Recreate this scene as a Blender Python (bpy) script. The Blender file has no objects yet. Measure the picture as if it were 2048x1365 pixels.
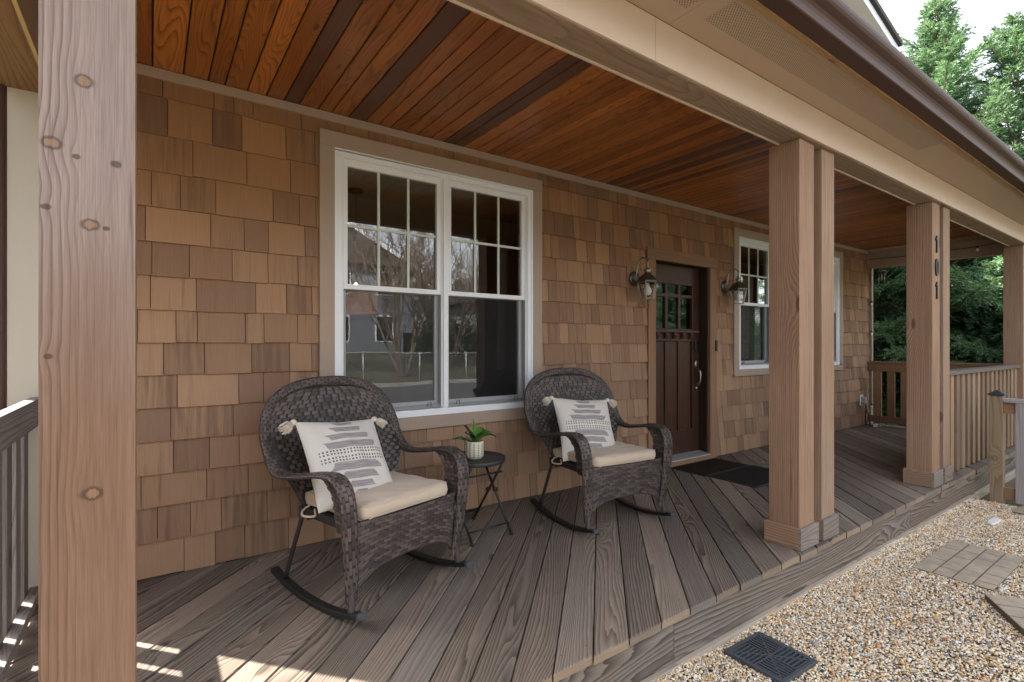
import bpy, bmesh, math, random
import numpy as np
from mathutils import Vector, Matrix
random.seed(7); np.random.seed(7)
S = bpy.context.scene
COL = S.collection
PI = math.pi
R = math.radians

# ------------------------------------------------------------------ helpers
class MB:
    """collects faces (with uv, random colour, material slot) and links them as ONE mesh object"""
    def __init__(s):
        s.v=[]; s.f=[]; s.uv=[]; s.rc=[]; s.mi=[]
    def face(s, pts, uv=None, rc=(.5,.5,.5), mi=0):
        b=len(s.v); s.v += [tuple(p) for p in pts]
        s.f.append(tuple(range(b,b+len(pts))))
        s.uv.append(uv if uv else [(0,0)]*len(pts)); s.rc.append(rc); s.mi.append(mi)
    def grid(s, P, uvf=None, rc=(.5,.5,.5), mi=0, flip=False):
        """P: rows x cols of points, shared vertices"""
        b=len(s.v); n=len(P); m=len(P[0])
        for r in P: s.v += [tuple(p) for p in r]
        for i in range(n-1):
            for j in range(m-1):
                q=[(i,j),(i,j+1),(i+1,j+1),(i+1,j)]
                if flip: q=q[::-1]
                s.f.append(tuple(b+a*m+c for a,c in q))
                s.uv.append([uvf(a,c) if uvf else (c/(m-1),a/(n-1)) for a,c in q])
                s.rc.append(rc); s.mi.append(mi)
    def box(s, x0,x1,y0,y1,z0,z1, g='x', rc=None, mi=0, skip='', M=None):
        """axis box; g = grain axis (u runs along it)"""
        if rc is None: rc=(random.random(),random.random(),random.random())
        x0,x1=min(x0,x1),max(x0,x1); y0,y1=min(y0,y1),max(y0,y1); z0,z1=min(z0,z1),max(z0,z1)
        c=lambda i,j,k:(x1 if i else x0, y1 if j else y0, z1 if k else z0)
        F={'x':[(0,0,0),(0,0,1),(0,1,1),(0,1,0)],'X':[(1,0,0),(1,1,0),(1,1,1),(1,0,1)],
           'y':[(0,0,0),(1,0,0),(1,0,1),(0,0,1)],'Y':[(0,1,0),(0,1,1),(1,1,1),(1,1,0)],
           'z':[(0,0,0),(0,1,0),(1,1,0),(1,0,0)],'Z':[(0,0,1),(1,0,1),(1,1,1),(0,1,1)]}
        gi='xyz'.index(g)
        for key,q in F.items():
            if key in skip: continue
            pts=[c(*a) for a in q]; ax='xyz'.index(key.lower())
            o=[i for i in range(3) if i!=ax]
            base=(x0,y0,z0)
            if ax==gi: uv=[((p[o[0]]-base[o[0]]),(p[o[1]]-base[o[1]])) for p in pts]
            else:
                w=[i for i in o if i!=gi][0]
                sh={0:.0,1:.31,2:.57}[ax]
                uv=[(p[gi]-base[gi],p[w]-base[w]+sh*1.7) for p in pts]
            if M is not None: pts=[M@Vector(p) for p in pts]
            s.face(pts,uv,rc,mi)
    def tube(s, pts, r, n=8, rc=(.5,.5,.5), mi=0, cap=True, closed=False):
        pts=[Vector(p) for p in pts]; m=len(pts)
        rr=r if isinstance(r,(list,tuple)) else [r]*m
        t0=(pts[1]-pts[0]).normalized()
        a=Vector((0,0,1)) if abs(t0.z)<.9 else Vector((1,0,0))
        nrm=(a-t0*a.dot(t0)).normalized(); rows=[]; L=0; Ls=[]
        for i in range(m):
            if closed: t=(pts[(i+1)%m]-pts[i-1]).normalized()
            else: t=(pts[min(i+1,m-1)]-pts[max(i-1,0)]).normalized()
            nrm=(nrm-t*nrm.dot(t)).normalized(); b=t.cross(nrm)
            rows.append([pts[i]+(nrm*math.cos(2*PI*k/n)+b*math.sin(2*PI*k/n))*rr[i] for k in range(n+1)])
            if i: L+=(pts[i]-pts[i-1]).length
            Ls.append(L)
        if closed: rows.append(rows[0]); Ls.append(L)
        bse=len(s.v); N=len(rows)
        for r_ in rows: s.v += [tuple(p) for p in r_[:n]]
        per=2*PI*(rr[0] if rr[0]>0 else .01)
        for i in range(N-1):
            for k in range(n):
                k2=(k+1)%n
                s.f.append((bse+i*n+k,bse+i*n+k2,bse+(i+1)*n+k2,bse+(i+1)*n+k))
                s.uv.append([(Ls[i],k/n*per),(Ls[i],(k+1)/n*per),(Ls[i+1],(k+1)/n*per),(Ls[i+1],k/n*per)])
                s.rc.append(rc); s.mi.append(mi)
        if cap and not closed:
            s.f.append(tuple(bse+k for k in reversed(range(n)))); s.uv.append([(0,0)]*n); s.rc.append(rc); s.mi.append(mi)
            s.f.append(tuple(bse+(N-1)*n+k for k in range(n))); s.uv.append([(0,0)]*n); s.rc.append(rc); s.mi.append(mi)
    def lathe(s, prof, c=(0,0,0), n=20, rc=(.5,.5,.5), mi=0, a0=0):
        """prof: (r,z) list bottom to top about a vertical axis"""
        P=[[ (c[0]+r*math.cos(a0+2*PI*k/n), c[1]+r*math.sin(a0+2*PI*k/n), c[2]+z) for k in range(n+1)] for r,z in prof]
        s.grid(P,lambda a,b:(b/n,prof[a][1]),rc,mi)
    def prism(s, pts, axis, a, b, rc=(.5,.5,.5), mi=0, uo=0):
        """closed 2D outline extruded along axis from a to b"""
        def p3(p,t):
            return {'x':(t,p[0],p[1]),'y':(p[0],t,p[1]),'z':(p[0],p[1],t)}[axis]
        n=len(pts); L=[0]
        for i in range(n): L.append(L[-1]+math.dist(pts[i],pts[(i+1)%n]))
        for i in range(n):
            j=(i+1)%n
            s.face([p3(pts[i],a),p3(pts[j],a),p3(pts[j],b),p3(pts[i],b)],[(a,L[i]),(a,L[i+1]),(b,L[i+1]),(b,L[i])],rc,mi)
        s.face([p3(p,a) for p in pts][::-1],[(p[0],p[1]) for p in pts][::-1],rc,mi)
        s.face([p3(p,b) for p in pts],[(p[0],p[1]) for p in pts],rc,mi)
    def build(s, name, mats, parent=None, smooth=False, bevel=0, seg=2, fix=True):
        me=bpy.data.meshes.new(name)
        me.from_pydata(s.v,[],s.f)
        if not isinstance(mats,(list,tuple)): mats=[mats]
        for m in mats: me.materials.append(m)
        nl=len(me.loops)
        uv=me.uv_layers.new(name='UVMap')
        uv.data.foreach_set('uv',np.array([c for f in s.uv for q in f for c in q],dtype=np.float32))
        at=me.attributes.new('rnd','FLOAT_COLOR','CORNER')
        at.data.foreach_set('color',np.array([c for f,r in zip(s.f,s.rc) for _ in f for c in (r[0],r[1],r[2],1)],dtype=np.float32))
        if max(s.mi)>0: me.polygons.foreach_set('material_index',np.array(s.mi,dtype=np.int32))
        if fix:
            bm=bmesh.new(); bm.from_mesh(me)
            bmesh.ops.remove_doubles(bm,verts=bm.verts,dist=1e-5)
            bmesh.ops.recalc_face_normals(bm,faces=bm.faces); bm.to_mesh(me); bm.free()
        if smooth: me.polygons.foreach_set('use_smooth',[True]*len(me.polygons))
        o=bpy.data.objects.new(name,me); COL.objects.link(o)
        if parent is not None: o.parent=parent
        if bevel:
            b=o.modifiers.new('edge','BEVEL'); b.width=bevel; b.segments=seg; b.limit_method='ANGLE'; b.angle_limit=R(40)
        return o

def tag(o,label=None,cat=None,group=None,kind=None):
    if label: o['label']=label
    if cat: o['category']=cat
    if group: o['group']=group
    if kind: o['kind']=kind
    return o
def thing(name,label,cat,loc=(0,0,0),rz=0,group=None):
    o=bpy.data.objects.new(name,None); COL.objects.link(o); o.location=loc; o.rotation_euler=(0,0,rz)
    o.empty_display_size=.1
    return tag(o,label,cat,group)
def at(o,p):            # re-seat a mesh that was built in world coordinates so that its origin is p
    p=Vector(p); o.data.transform(Matrix.Translation(-p)); o.location=p; return o
def rnd(): return (random.random(),random.random(),random.random())
def lin(h):
    h=h.lstrip('#'); c=[int(h[i:i+2],16)/255 for i in (0,2,4)]
    return tuple((x/12.92 if x<=.04045 else ((x+.055)/1.055)**2.4) for x in c)+(1,)

def catmull(P,n=8):
    P=[Vector(p) for p in P]; out=[]
    for i in range(len(P)-1):
        p0=P[i-1] if i else P[0]*2-P[1]; p1=P[i]; p2=P[i+1]; p3=P[i+2] if i+2<len(P) else P[-1]*2-P[-2]
        for k in range(n):
            t=k/n
            out.append(.5*((2*p1)+(p2-p0)*t+(2*p0-5*p1+4*p2-p3)*t*t+(3*p1-p0-3*p2+p3)*t**3))
    out.append(P[-1]); return out

# ------------------------------------------------------------------ node helpers
class NT:
    def __init__(s,name):
        s.mt=bpy.data.materials.new(name); s.mt.use_nodes=True; s.t=s.mt.node_tree; s.t.nodes.clear()
        s.out=s.t.nodes.new('ShaderNodeOutputMaterial')
    def n(s,ty,ins=None,**pr):
        nd=s.t.nodes.new('ShaderNode'+ty)
        for k,v in pr.items(): setattr(nd,k,v)
        for k,v in (ins or {}).items(): s.set(nd.inputs[k],v)
        return nd
    def set(s,sock,v):
        if hasattr(v,'node'): s.t.links.new(v,sock)
        else: sock.default_value=v
    def m(s,op,a,b=None,c=None,clamp=False):
        nd=s.t.nodes.new('ShaderNodeMath'); nd.operation=op; nd.use_clamp=clamp
        for i,v in enumerate((a,b,c)):
            if v is not None: s.set(nd.inputs[i],v)
        return nd.outputs[0]
    def add(s,a,b): return s.m('ADD',a,b)
    def mul(s,a,b): return s.m('MULTIPLY',a,b)
    def xyz(s,x,y,z=0.0):
        nd=s.t.nodes.new('ShaderNodeCombineXYZ')
        for i,v in enumerate((x,y,z)): s.set(nd.inputs[i],v)
        return nd.outputs[0]
    def sep(s,v):
        nd=s.t.nodes.new('ShaderNodeSeparateXYZ'); s.set(nd.inputs[0],v); return nd.outputs
    def noise(s,vec,scale=1.0,detail=2.0,rough=.5,dist=0.0,col=False):
        nd=s.n('TexNoise',{'Vector':vec,'Scale':scale,'Detail':detail,'Roughness':rough,'Distortion':dist})
        return nd.outputs['Color'] if col else nd.outputs[0]
    def mix(s,f,a,b,mode='MIX'):
        nd=s.t.nodes.new('ShaderNodeMix'); nd.data_type='RGBA'; nd.blend_type=mode
        s.set(nd.inputs[0],f); s.set(nd.inputs[6],a); s.set(nd.inputs[7],b); return nd.outputs[2]
    def sm(s,v,a,b):       # smoothstep a..b -> 0..1
        nd=s.n('MapRange',{0:v,1:a,2:b,3:0.0,4:1.0},interpolation_type='SMOOTHSTEP'); return nd.outputs[0]
    def rmap(s,v,a,b,c,d):
        nd=s.n('MapRange',{0:v,1:a,2:b,3:c,4:d}); return nd.outputs[0]
    def bump(s,h,strength=.3,dist=.002,normal=None):
        nd=s.n('Bump',{'Height':h,'Strength':strength,'Distance':dist})
        if normal is not None: s.set(nd.inputs['Normal'],normal)
        return nd.outputs[0]
    def bsdf(s,**k):
        nd=s.t.nodes.new('ShaderNodeBsdfPrincipled')
        for a,v in k.items(): s.set(nd.inputs[a.replace('_',' ')],v)
        s.t.links.new(nd.outputs[0],s.out.inputs[0]); return nd
    def uv(s):
        return s.n('UVMap',uv_map='UVMap').outputs[0]
    def attr(s,nm='rnd'):
        a=s.n('Attribute',attribute_name=nm); return a
    def pos(s): return s.n('NewGeometry').outputs['Position']
    def obj(s): return s.n('TexCoord').outputs['Object']

def wood(name, light, dark, tint=None, fu=.9, fv=7., A=1., Bv=2., rings=16., rs=.75, fib=.25, var=.25, rough=.75,
         bump=.35, knots=(), kden=(1.1,2.6), kamp=.28, kr=.05, blotch=.3, spec=.25, coat=0, hue=.5, edge=None, top=None, sharp=3., streak=.3, check=0, rsvar=0.):
    """plain-sawn wood: growth rings are the contours of a stretched noise field that knots push aside; u runs along the grain"""
    t=NT(name); u,v,_=t.sep(t.uv()); rc=t.attr().outputs['Color']; r,g,b=t.sep(rc)
    P=t.xyz(t.add(t.mul(u,fu),t.mul(r,41.)),t.add(t.mul(v,fv),t.mul(g,41.)),t.mul(b,41.))
    f=t.add(t.mul(t.noise(P,1.,1.2,.4,.25),A),t.mul(v,Bv))
    wob=t.noise(t.xyz(t.mul(u,7.),t.mul(v,60.),t.mul(b,9.)),1.,1.)
    jag=t.noise(t.xyz(t.mul(u,16.),t.mul(v,190.),t.mul(r,9.)),1.,2.)
    f=t.add(f,t.add(t.mul(wob,.025),t.mul(jag,.012)))
    kcol=None
    if kden:
        vo=t.n('TexVoronoi',{'Vector':t.xyz(t.add(t.mul(u,kden[0]),t.mul(g,23.)),t.add(t.mul(v,kden[1]),t.mul(r,23.)),0.),'Scale':1.},voronoi_dimensions='2D')
        d=vo.outputs['Distance']
        keep=t.m('GREATER_THAN',t.sep(vo.outputs['Color'])[0],.62)
        k=t.mul(t.m('EXPONENT',t.mul(t.m('POWER',t.m('DIVIDE',d,kr*3.2),2.),-1.)),keep)
        f=t.add(f,t.mul(k,kamp)); kcol=t.mul(t.sm(d,kr,kr*.45),keep)
    lk=None; lc=None
    for (ku,kv,kk,ka) in knots:
        du=t.m('DIVIDE',t.m('SUBTRACT',u,ku),kk*1.5); dv=t.m('DIVIDE',t.m('SUBTRACT',v,kv),kk*1.9)
        d2=t.add(t.add(t.mul(du,du),t.mul(dv,dv)),t.add(t.mul(t.m('SUBTRACT',wob,.5),.55),t.mul(t.m('SUBTRACT',jag,.5),.35)))
        # grain flows round the knot: a long lens
        lu=t.m('DIVIDE',t.m('SUBTRACT',u,ku),kk*5.); ld=t.add(t.mul(lu,lu),t.mul(t.mul(dv,dv),.35))
        f=t.add(f,t.mul(t.m('EXPONENT',t.mul(ld,-1.)),ka))
        ring=t.sm(d2,.80,.30); core=t.sm(d2,.36,.12)
        q=t.m('SUBTRACT',ring,t.mul(core,.62 if kk>.012 else 0.))
        lk=q if lk is None else t.m('MAXIMUM',lk,q)
        if kk>.012: cc=t.sm(d2,.30,.16); lc=cc if lc is None else t.m('MAXIMUM',lc,cc)
    ring=t.m('FRACT',t.mul(f,rings))
    late=t.mul(t.m('POWER',ring,sharp),t.sm(ring,1.,.90))
    if rsvar: late=t.mul(late,t.add(1.-rsvar,t.mul(t.m('FRACT',t.add(t.mul(g,7.3),r)),rsvar)))
    if edge: late=t.mul(late,t.rmap(v,edge[0],edge[1],1.,edge[2]))
    fi=t.noise(t.xyz(t.mul(u,9.),t.mul(v,420.),t.mul(r,9.)),1.,2.,.6)
    blo=t.noise(t.xyz(t.add(t.mul(u,1.3),t.mul(g,11.)),t.add(t.mul(v,4.),t.mul(b,11.)),r),1.,3.,.6)
    col=t.mix(t.mul(late,rs),light,dark)
    if tint is not None:
        col=t.mix(t.sm(t.add(blo,t.mul(t.m('SUBTRACT',r,.5),hue)),.35,.75),col,t.mix(t.mul(late,rs),tint,dark))
    if top: col=t.mix(t.mul(t.sm(t.add(u,t.mul(blo,.5)),top[0],top[1]),top[3]),col,t.mix(t.mul(late,rs),top[2],dark))  # paler tone by height: sky light put into the colour
    val=t.add(1-var/2,t.mul(b,var))
    stk=t.noise(t.xyz(t.add(t.mul(u,1.1),t.mul(b,21.)),t.mul(v,55.),t.mul(g,21.)),1.,3.,.6)
    val=t.mul(val,t.add(1-streak/2,t.mul(stk,streak)))
    if check: val=t.mul(val,t.m('SUBTRACT',1.,t.mul(t.sm(t.noise(t.xyz(t.add(t.mul(u,1.4),t.mul(g,7.)),t.mul(v,75.),t.mul(r,7.)),1.,2.,.6),.66,.74),check)))
    val=t.mul(val,t.add(1-fib/2,t.mul(fi,fib))); val=t.mul(val,t.add(1-blotch/2,t.mul(blo,blotch)))
    col=t.mix(1.,col,t.n('CombineColor',{0:val,1:val,2:val}).outputs[0],'MULTIPLY')
    dk=tuple(c*.45 for c in dark[:3])+(1,)
    if kcol is not None: col=t.mix(t.mul(kcol,.7),col,dk)
    if lk is not None: col=t.mix(t.m('MULTIPLY',lk,.66,clamp=True),col,dk)
    if lc is not None: col=t.mix(t.mul(lc,.7),col,t.mix(fi,(.22,.12,.07,1),(.42,.26,.17,1)))
    h=t.add(t.mul(late,.7),t.mul(fi,.5))
    nrm=t.bump(h,bump,.0025)
    bs=t.bsdf(Base_Color=col,Roughness=t.add(rough-.06,t.mul(blo,.12)),Normal=nrm)
    bs.inputs['Specular IOR Level'].default_value=spec
    if coat: bs.inputs['Coat Weight'].default_value=coat; bs.inputs['Coat Roughness'].default_value=.22
    return t.mt

def plain(name,c,rough=.5,metal=0,var=.08,scale=6.,bump=0,bscale=200.,spec=.5,emit=None,es=0):
    t=NT(name); p=t.obj(); n=t.noise(p,scale,4.,.6)
    col=t.mix(n,tuple(x*(1-var) for x in c[:3])+(1,),tuple(min(1,x*(1+var)) for x in c[:3])+(1,))
    k=dict(Base_Color=col,Roughness=t.add(rough-.05,t.mul(n,.1)),Metallic=metal)
    if bump: k['Normal']=t.bump(t.noise(p,bscale,3.),bump,.001)
    b=t.bsdf(**k); b.inputs['Specular IOR Level'].default_value=spec
    if emit: b.inputs['Emission Color'].default_value=emit; b.inputs['Emission Strength'].default_value=es
    return t.mt
# ------------------------------------------------------------------ materials
W_DECK = wood('weathered_deck_boards', (.25,.195,.154,1),(.034,.025,.019,1),(.20,.168,.142,1), rsvar=.45,fu=.65,fv=5.5,A=.9,rings=18,Bv=3.5,sharp=1.4,streak=.5,var=.42,rough=.82,bump=.8,rs=1.,kden=(.9,2.4),kr=.055,blotch=.55,fib=.5,hue=.6)
W_RIM  = wood('weathered_rim_board', (.275,.225,.18,1),(.042,.031,.026,1),(.225,.20,.178,1), streak=.5,sharp=1.4,fu=.5,fv=4.5,rings=17,Bv=1.5,var=.2,rough=.85,bump=.7,rs=.92,kden=(.75,2.),kamp=.5,kr=.07,blotch=.5,fib=.4)
W_POST = wood('cedar_post', (.345,.215,.142,1),(.150,.084,.052,1),(.31,.215,.155,1), fu=.35,fv=6.,A=.7,rings=15,Bv=5.,var=.16,rough=.8,bump=.55,rs=.95,kden=(1.1,3.4),kamp=.35,kr=.075,blotch=.75,fib=.6,streak=.55,check=.5)
W_POSTL= wood('weathered_cedar_post_skylit_top', (.245,.146,.098,1),(.095,.052,.035,1),(.24,.16,.118,1), fu=.38,fv=4.,A=.24,rings=11,Bv=6.,var=.1,rough=.8,bump=.55,rs=.8,streak=.4,check=.35,kden=None,blotch=.6,fib=.75,top=(1.2,1.95,(.36,.295,.28,1),.7),edge=(.035,.085,.20),  # top: pale sky light painted into the upper half
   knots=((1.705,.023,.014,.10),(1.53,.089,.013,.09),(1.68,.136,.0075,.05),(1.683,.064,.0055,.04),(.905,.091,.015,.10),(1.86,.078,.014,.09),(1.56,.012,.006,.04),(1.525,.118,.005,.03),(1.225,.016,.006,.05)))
W_CEIL = wood('stained_pine_ceiling', (.42,.145,.033,1),(.090,.024,.008,1),(.31,.098,.023,1), streak=.4,fu=.85,fv=7.,rings=20,Bv=2.,var=.45,rough=.33,bump=.3,rs=.95,kden=(.9,2.6),kr=.035,blotch=.4,fib=.25,spec=.5,hue=.4)
W_CEILD= wood('dark_stained_pine', (.115,.045,.026,1),(.050,.020,.013,1),None, fu=.7,fv=6.,rings=9,Bv=2.,var=.2,rough=.36,bump=.2,rs=.5,kden=None,fib=.2,spec=.5)
W_BEAM = wood('rough_beam_underside', (.33,.235,.175,1),(.13,.085,.06,1),(.26,.19,.145,1), streak=.5,fu=.9,fv=5.,rings=12,Bv=1.5,var=.15,rough=.85,bump=.6,rs=.6,kden=(.6,2.),kr=.05,blotch=.6,fib=.4)
W_BEAMY= wood('side_beam_pine', (.30,.165,.095,1),(.11,.055,.03,1),(.25,.15,.095,1), fu=.5,fv=6.,A=.8,rings=12,Bv=3.,var=.15,rough=.8,bump=.6,rs=.8,kden=(.7,2.),blotch=.5,fib=.4)
W_RAIL = wood('cedar_rail', (.27,.155,.09,1),(.13,.068,.038,1),(.24,.155,.10,1), fu=.5,fv=7.,A=.7,rings=14,Bv=4.,var=.35,rough=.8,bump=.5,rs=.7,kden=(.8,2.5),blotch=.4,fib=.4)
W_SLAT = wood('cedar_slat', (.30,.195,.125,1),(.13,.076,.046,1),(.26,.185,.13,1), fu=.5,fv=6.,A=.8,rings=14,Bv=3.5,var=.45,rough=.8,bump=.5,rs=.7,kden=(.8,2.2),kr=.06,blotch=.5,fib=.4)
W_GREY = wood('grey_weathered_rail', (.22,.185,.16,1),(.075,.058,.05,1),(.21,.20,.195,1), fu=.55,fv=6.,A=.8,rings=17,Bv=3.5,var=.35,rough=.85,bump=.7,rs=.85,kden=(.8,2.4),blotch=.55,fib=.5)
W_PALE = wood('silvered_picket', (.40,.39,.41,1),(.17,.155,.16,1),(.32,.30,.30,1), fu=.45,fv=5.,A=.8,rings=14,Bv=3.,var=.15,rough=.85,bump=.6,rs=.7,kden=(.7,2.),kr=.06,blotch=.5,fib=.45)
W_DOOR = wood('mahogany_door', (.070,.029,.016,1),(.028,.011,.007,1),(.048,.020,.012,1), fu=.6,fv=8.,rings=9,Bv=2.,var=.15,rough=.42,bump=.15,rs=.5,kden=None,fib=.3,spec=.45)
W_JAMB = wood('dark_stained_jamb', (.042,.024,.016,1),(.018,.010,.007,1),(.075,.042,.022,1), fu=1.2,fv=6.,rings=8,Bv=1.5,var=.15,rough=.6,bump=.25,rs=.6,kden=None,blotch=.9)
W_CASE = wood('cedar_door_casing', (.29,.17,.10,1),(.19,.10,.055,1),(.25,.155,.095,1), fu=.4,fv=7.,A=.7,rings=11,Bv=4.,var=.12,rough=.75,bump=.3,rs=.55,kden=(.6,2.),kr=.03,fib=.35)
W_STRIP= wood('rough_sawn_strip', (.46,.29,.16,1),(.20,.10,.05,1),(.36,.21,.11,1), fu=.6,fv=12.,rings=9,Bv=6.,var=.15,rough=.8,bump=.7,rs=.8,kden=(.8,2.),kr=.05)

def shingle_mat():
    t=NT('cedar_shingle'); u,v,_=t.sep(t.uv()); a=t.attr().outputs['Color']; r,g,b=t.sep(a)
    st=t.noise(t.xyz(t.add(t.mul(u,1.6),t.mul(r,31.)),t.mul(v,30.),t.mul(g,31.)),1.,4.,.65)
    fi=t.noise(t.xyz(t.mul(u,6.),t.mul(v,300.),t.mul(g,9.)),1.,2.,.6)
    blo=t.noise(t.pos(),1.4,3.,.55)
    hz=t.sm(t.sep(t.pos())[2],.9,2.7)       # paler brown low on the wall, more orange towards the porch ceiling
    c1=t.mix(hz,(.360,.225,.140,1),(.330,.175,.082,1)); c2=t.mix(hz,(.255,.155,.102,1),(.235,.122,.064,1)); c3=(.165,.102,.070,1)
    c=t.mix(t.sm(t.add(t.mul(r,.75),t.mul(st,.45)),.3,.95),c1,c2)
    c=t.mix(t.mul(t.sm(t.add(t.mul(st,1.),t.mul(g,.34)),.68,.95),.7),c,c3)
    c=t.mix(t.mul(t.sm(blo,.5,.75),.25),c,(.24,.18,.14,1))
    val=t.mul(t.add(.88,t.mul(b,.20)),t.add(.84,t.mul(fi,.32)))
    c=t.mix(1.,c,t.n('CombineColor',{0:val,1:val,2:val}).outputs[0],'MULTIPLY')
    bs=t.bsdf(Base_Color=c,Roughness=.78,Normal=t.bump(t.add(fi,t.mul(st,.6)),.4,.0025))
    bs.inputs['Specular IOR Level'].default_value=.25
    return t.mt
M_SH=shingle_mat()
M_TAUPE=plain('taupe_trim_paint',(.375,.288,.228,1),.55,var=.05,bump=.05,bscale=90.,spec=.3)
M_CREAM=plain('cream_trim_paint',(.62,.485,.39,1),.5,var=.05,bump=.08,bscale=60.,spec=.35)
M_CORNER=plain('pale_corner_paint',(.50,.455,.395,1),.5,var=.04,spec=.3)
M_SOFF=plain('tan_soffit_paint',(.47,.355,.275,1),.55,var=.04,spec=.3)
M_SIDING=plain('tan_gable_siding',(.36,.30,.22,1),.6,var=.05)
M_WHITE=plain('white_vinyl',(.80,.825,.87,1),.35,var=.02,spec=.4)
M_GRILLE=plain('grille_white',(.60,.66,.60,1),.45,var=.02,spec=.3)
M_GUTTER=plain('brown_gutter_enamel',(.072,.036,.030,1),.52,var=.06,spec=.35)
M_BLACK=plain('black_metal',(.014,.014,.015,1),.45,var=.2,spec=.5)
M_BLACKP=plain('black_plastic',(.012,.012,.013,1),.35,var=.1,spec=.5)
M_NICKEL=plain('aged_nickel',(.36,.335,.30,1),.35,metal=.9,var=.15)
M_BRONZE=plain('antique_bronze',(.13,.115,.095,1),.42,metal=.75,var=.3,scale=30.)
M_SILL=plain('aluminium_threshold',(.36,.34,.33,1),.45,metal=.3,var=.1)
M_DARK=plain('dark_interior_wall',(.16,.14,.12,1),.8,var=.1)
M_ROOM=plain('interior_ceiling_paint',(.45,.42,.38,1),.8,var=.03)
M_PLASTW=plain('white_plastic',(.72,.72,.70,1),.4,var=.03)
M_ROOF=plain('asphalt_shingles',(.055,.05,.048,1),.9,var=.4,scale=40.,bump=.4,bscale=150.)
M_SCREENF=plain('grey_screen_frame',(.24,.24,.245,1),.45,var=.05)
M_BLIND=plain('blind_slats',(.33,.36,.33,1),.6,var=.04)
M_BULB=plain('frosted_bulb',(.8,.8,.78,1),.3,var=.02)
M_GLOW=plain('lit_bulb',(1,.7,.4,1),.4,emit=(1,.55,.22,1),es=14.)
M_SHADE=plain('amber_lamp_shade',(.16,.06,.03,1),.6,emit=(1,.34,.10,1),es=.03)

def glass_mat(name,refl=.9,tint=(.72,.78,.74,1),rough=0.,ior=1.6,wob=.15):
    t=NT(name)
    nz=t.noise(t.obj(),1.1,1.,.5); nrm=t.bump(nz,wob,.02)
    fr=t.n('Fresnel',{'IOR':ior,'Normal':nrm}).outputs[0]
    gl=t.n('BsdfGlossy',{'Color':(.95,.97,1,1),'Roughness':rough,'Normal':nrm}).outputs[0]
    tr=t.n('BsdfTransparent',{'Color':tint}).outputs[0]
    mx=t.n('MixShader',{0:t.m('MULTIPLY',fr,refl,clamp=True),1:tr,2:gl}).outputs[0]
    t.t.links.new(mx,t.out.inputs[0]); return t.mt
M_GLASS=glass_mat('window_glass',2.5)
M_GLASSD=glass_mat('door_glass',1.0,(.6,.66,.62,1),wob=.5)
M_GLASSL=glass_mat('lantern_glass',1.0,(.93,.95,.94,1),ior=1.45,wob=.3)
def screen_mat():
    t=NT('insect_screen')
    df=t.n('BsdfDiffuse',{'Color':(.05,.05,.055,1)}).outputs[0]; tr=t.n('BsdfTransparent',{'Color':(1,1,1,1)}).outputs[0]
    t.t.links.new(t.n('MixShader',{0:.33,1:tr,2:df}).outputs[0],t.out.inputs[0]); return t.mt
M_SCREEN=screen_mat()
def soffit_vent_mat():
    t=NT('perforated_soffit'); u,v,_=t.sep(t.pos())
    # staggered holes 9 mm apart
    px=.0165; a=t.m('FRACT',t.m('DIVIDE',u,px)); bb=t.m('FRACT',t.m('DIVIDE',v,px))
    a2=t.m('FRACT',t.add(t.m('DIVIDE',u,px),.5)); b2=t.m('FRACT',t.add(t.m('DIVIDE',v,px),.5))
    def dd(p,q): 
        p=t.m('SUBTRACT',p,.5); q=t.m('SUBTRACT',q,.5); return t.add(t.mul(p,p),t.mul(q,q))
    d=t.m('MINIMUM',dd(a,bb),dd(a2,b2)); hole=t.m('LESS_THAN',d,.034)
    c=t.mix(hole,(.47,.355,.275,1),(.05,.038,.028,1))
    t.bsdf(Base_Color=c,Roughness=.55).inputs['Specular IOR Level'].default_value=.3
    return t.mt
M_VENT=soffit_vent_mat()

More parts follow.
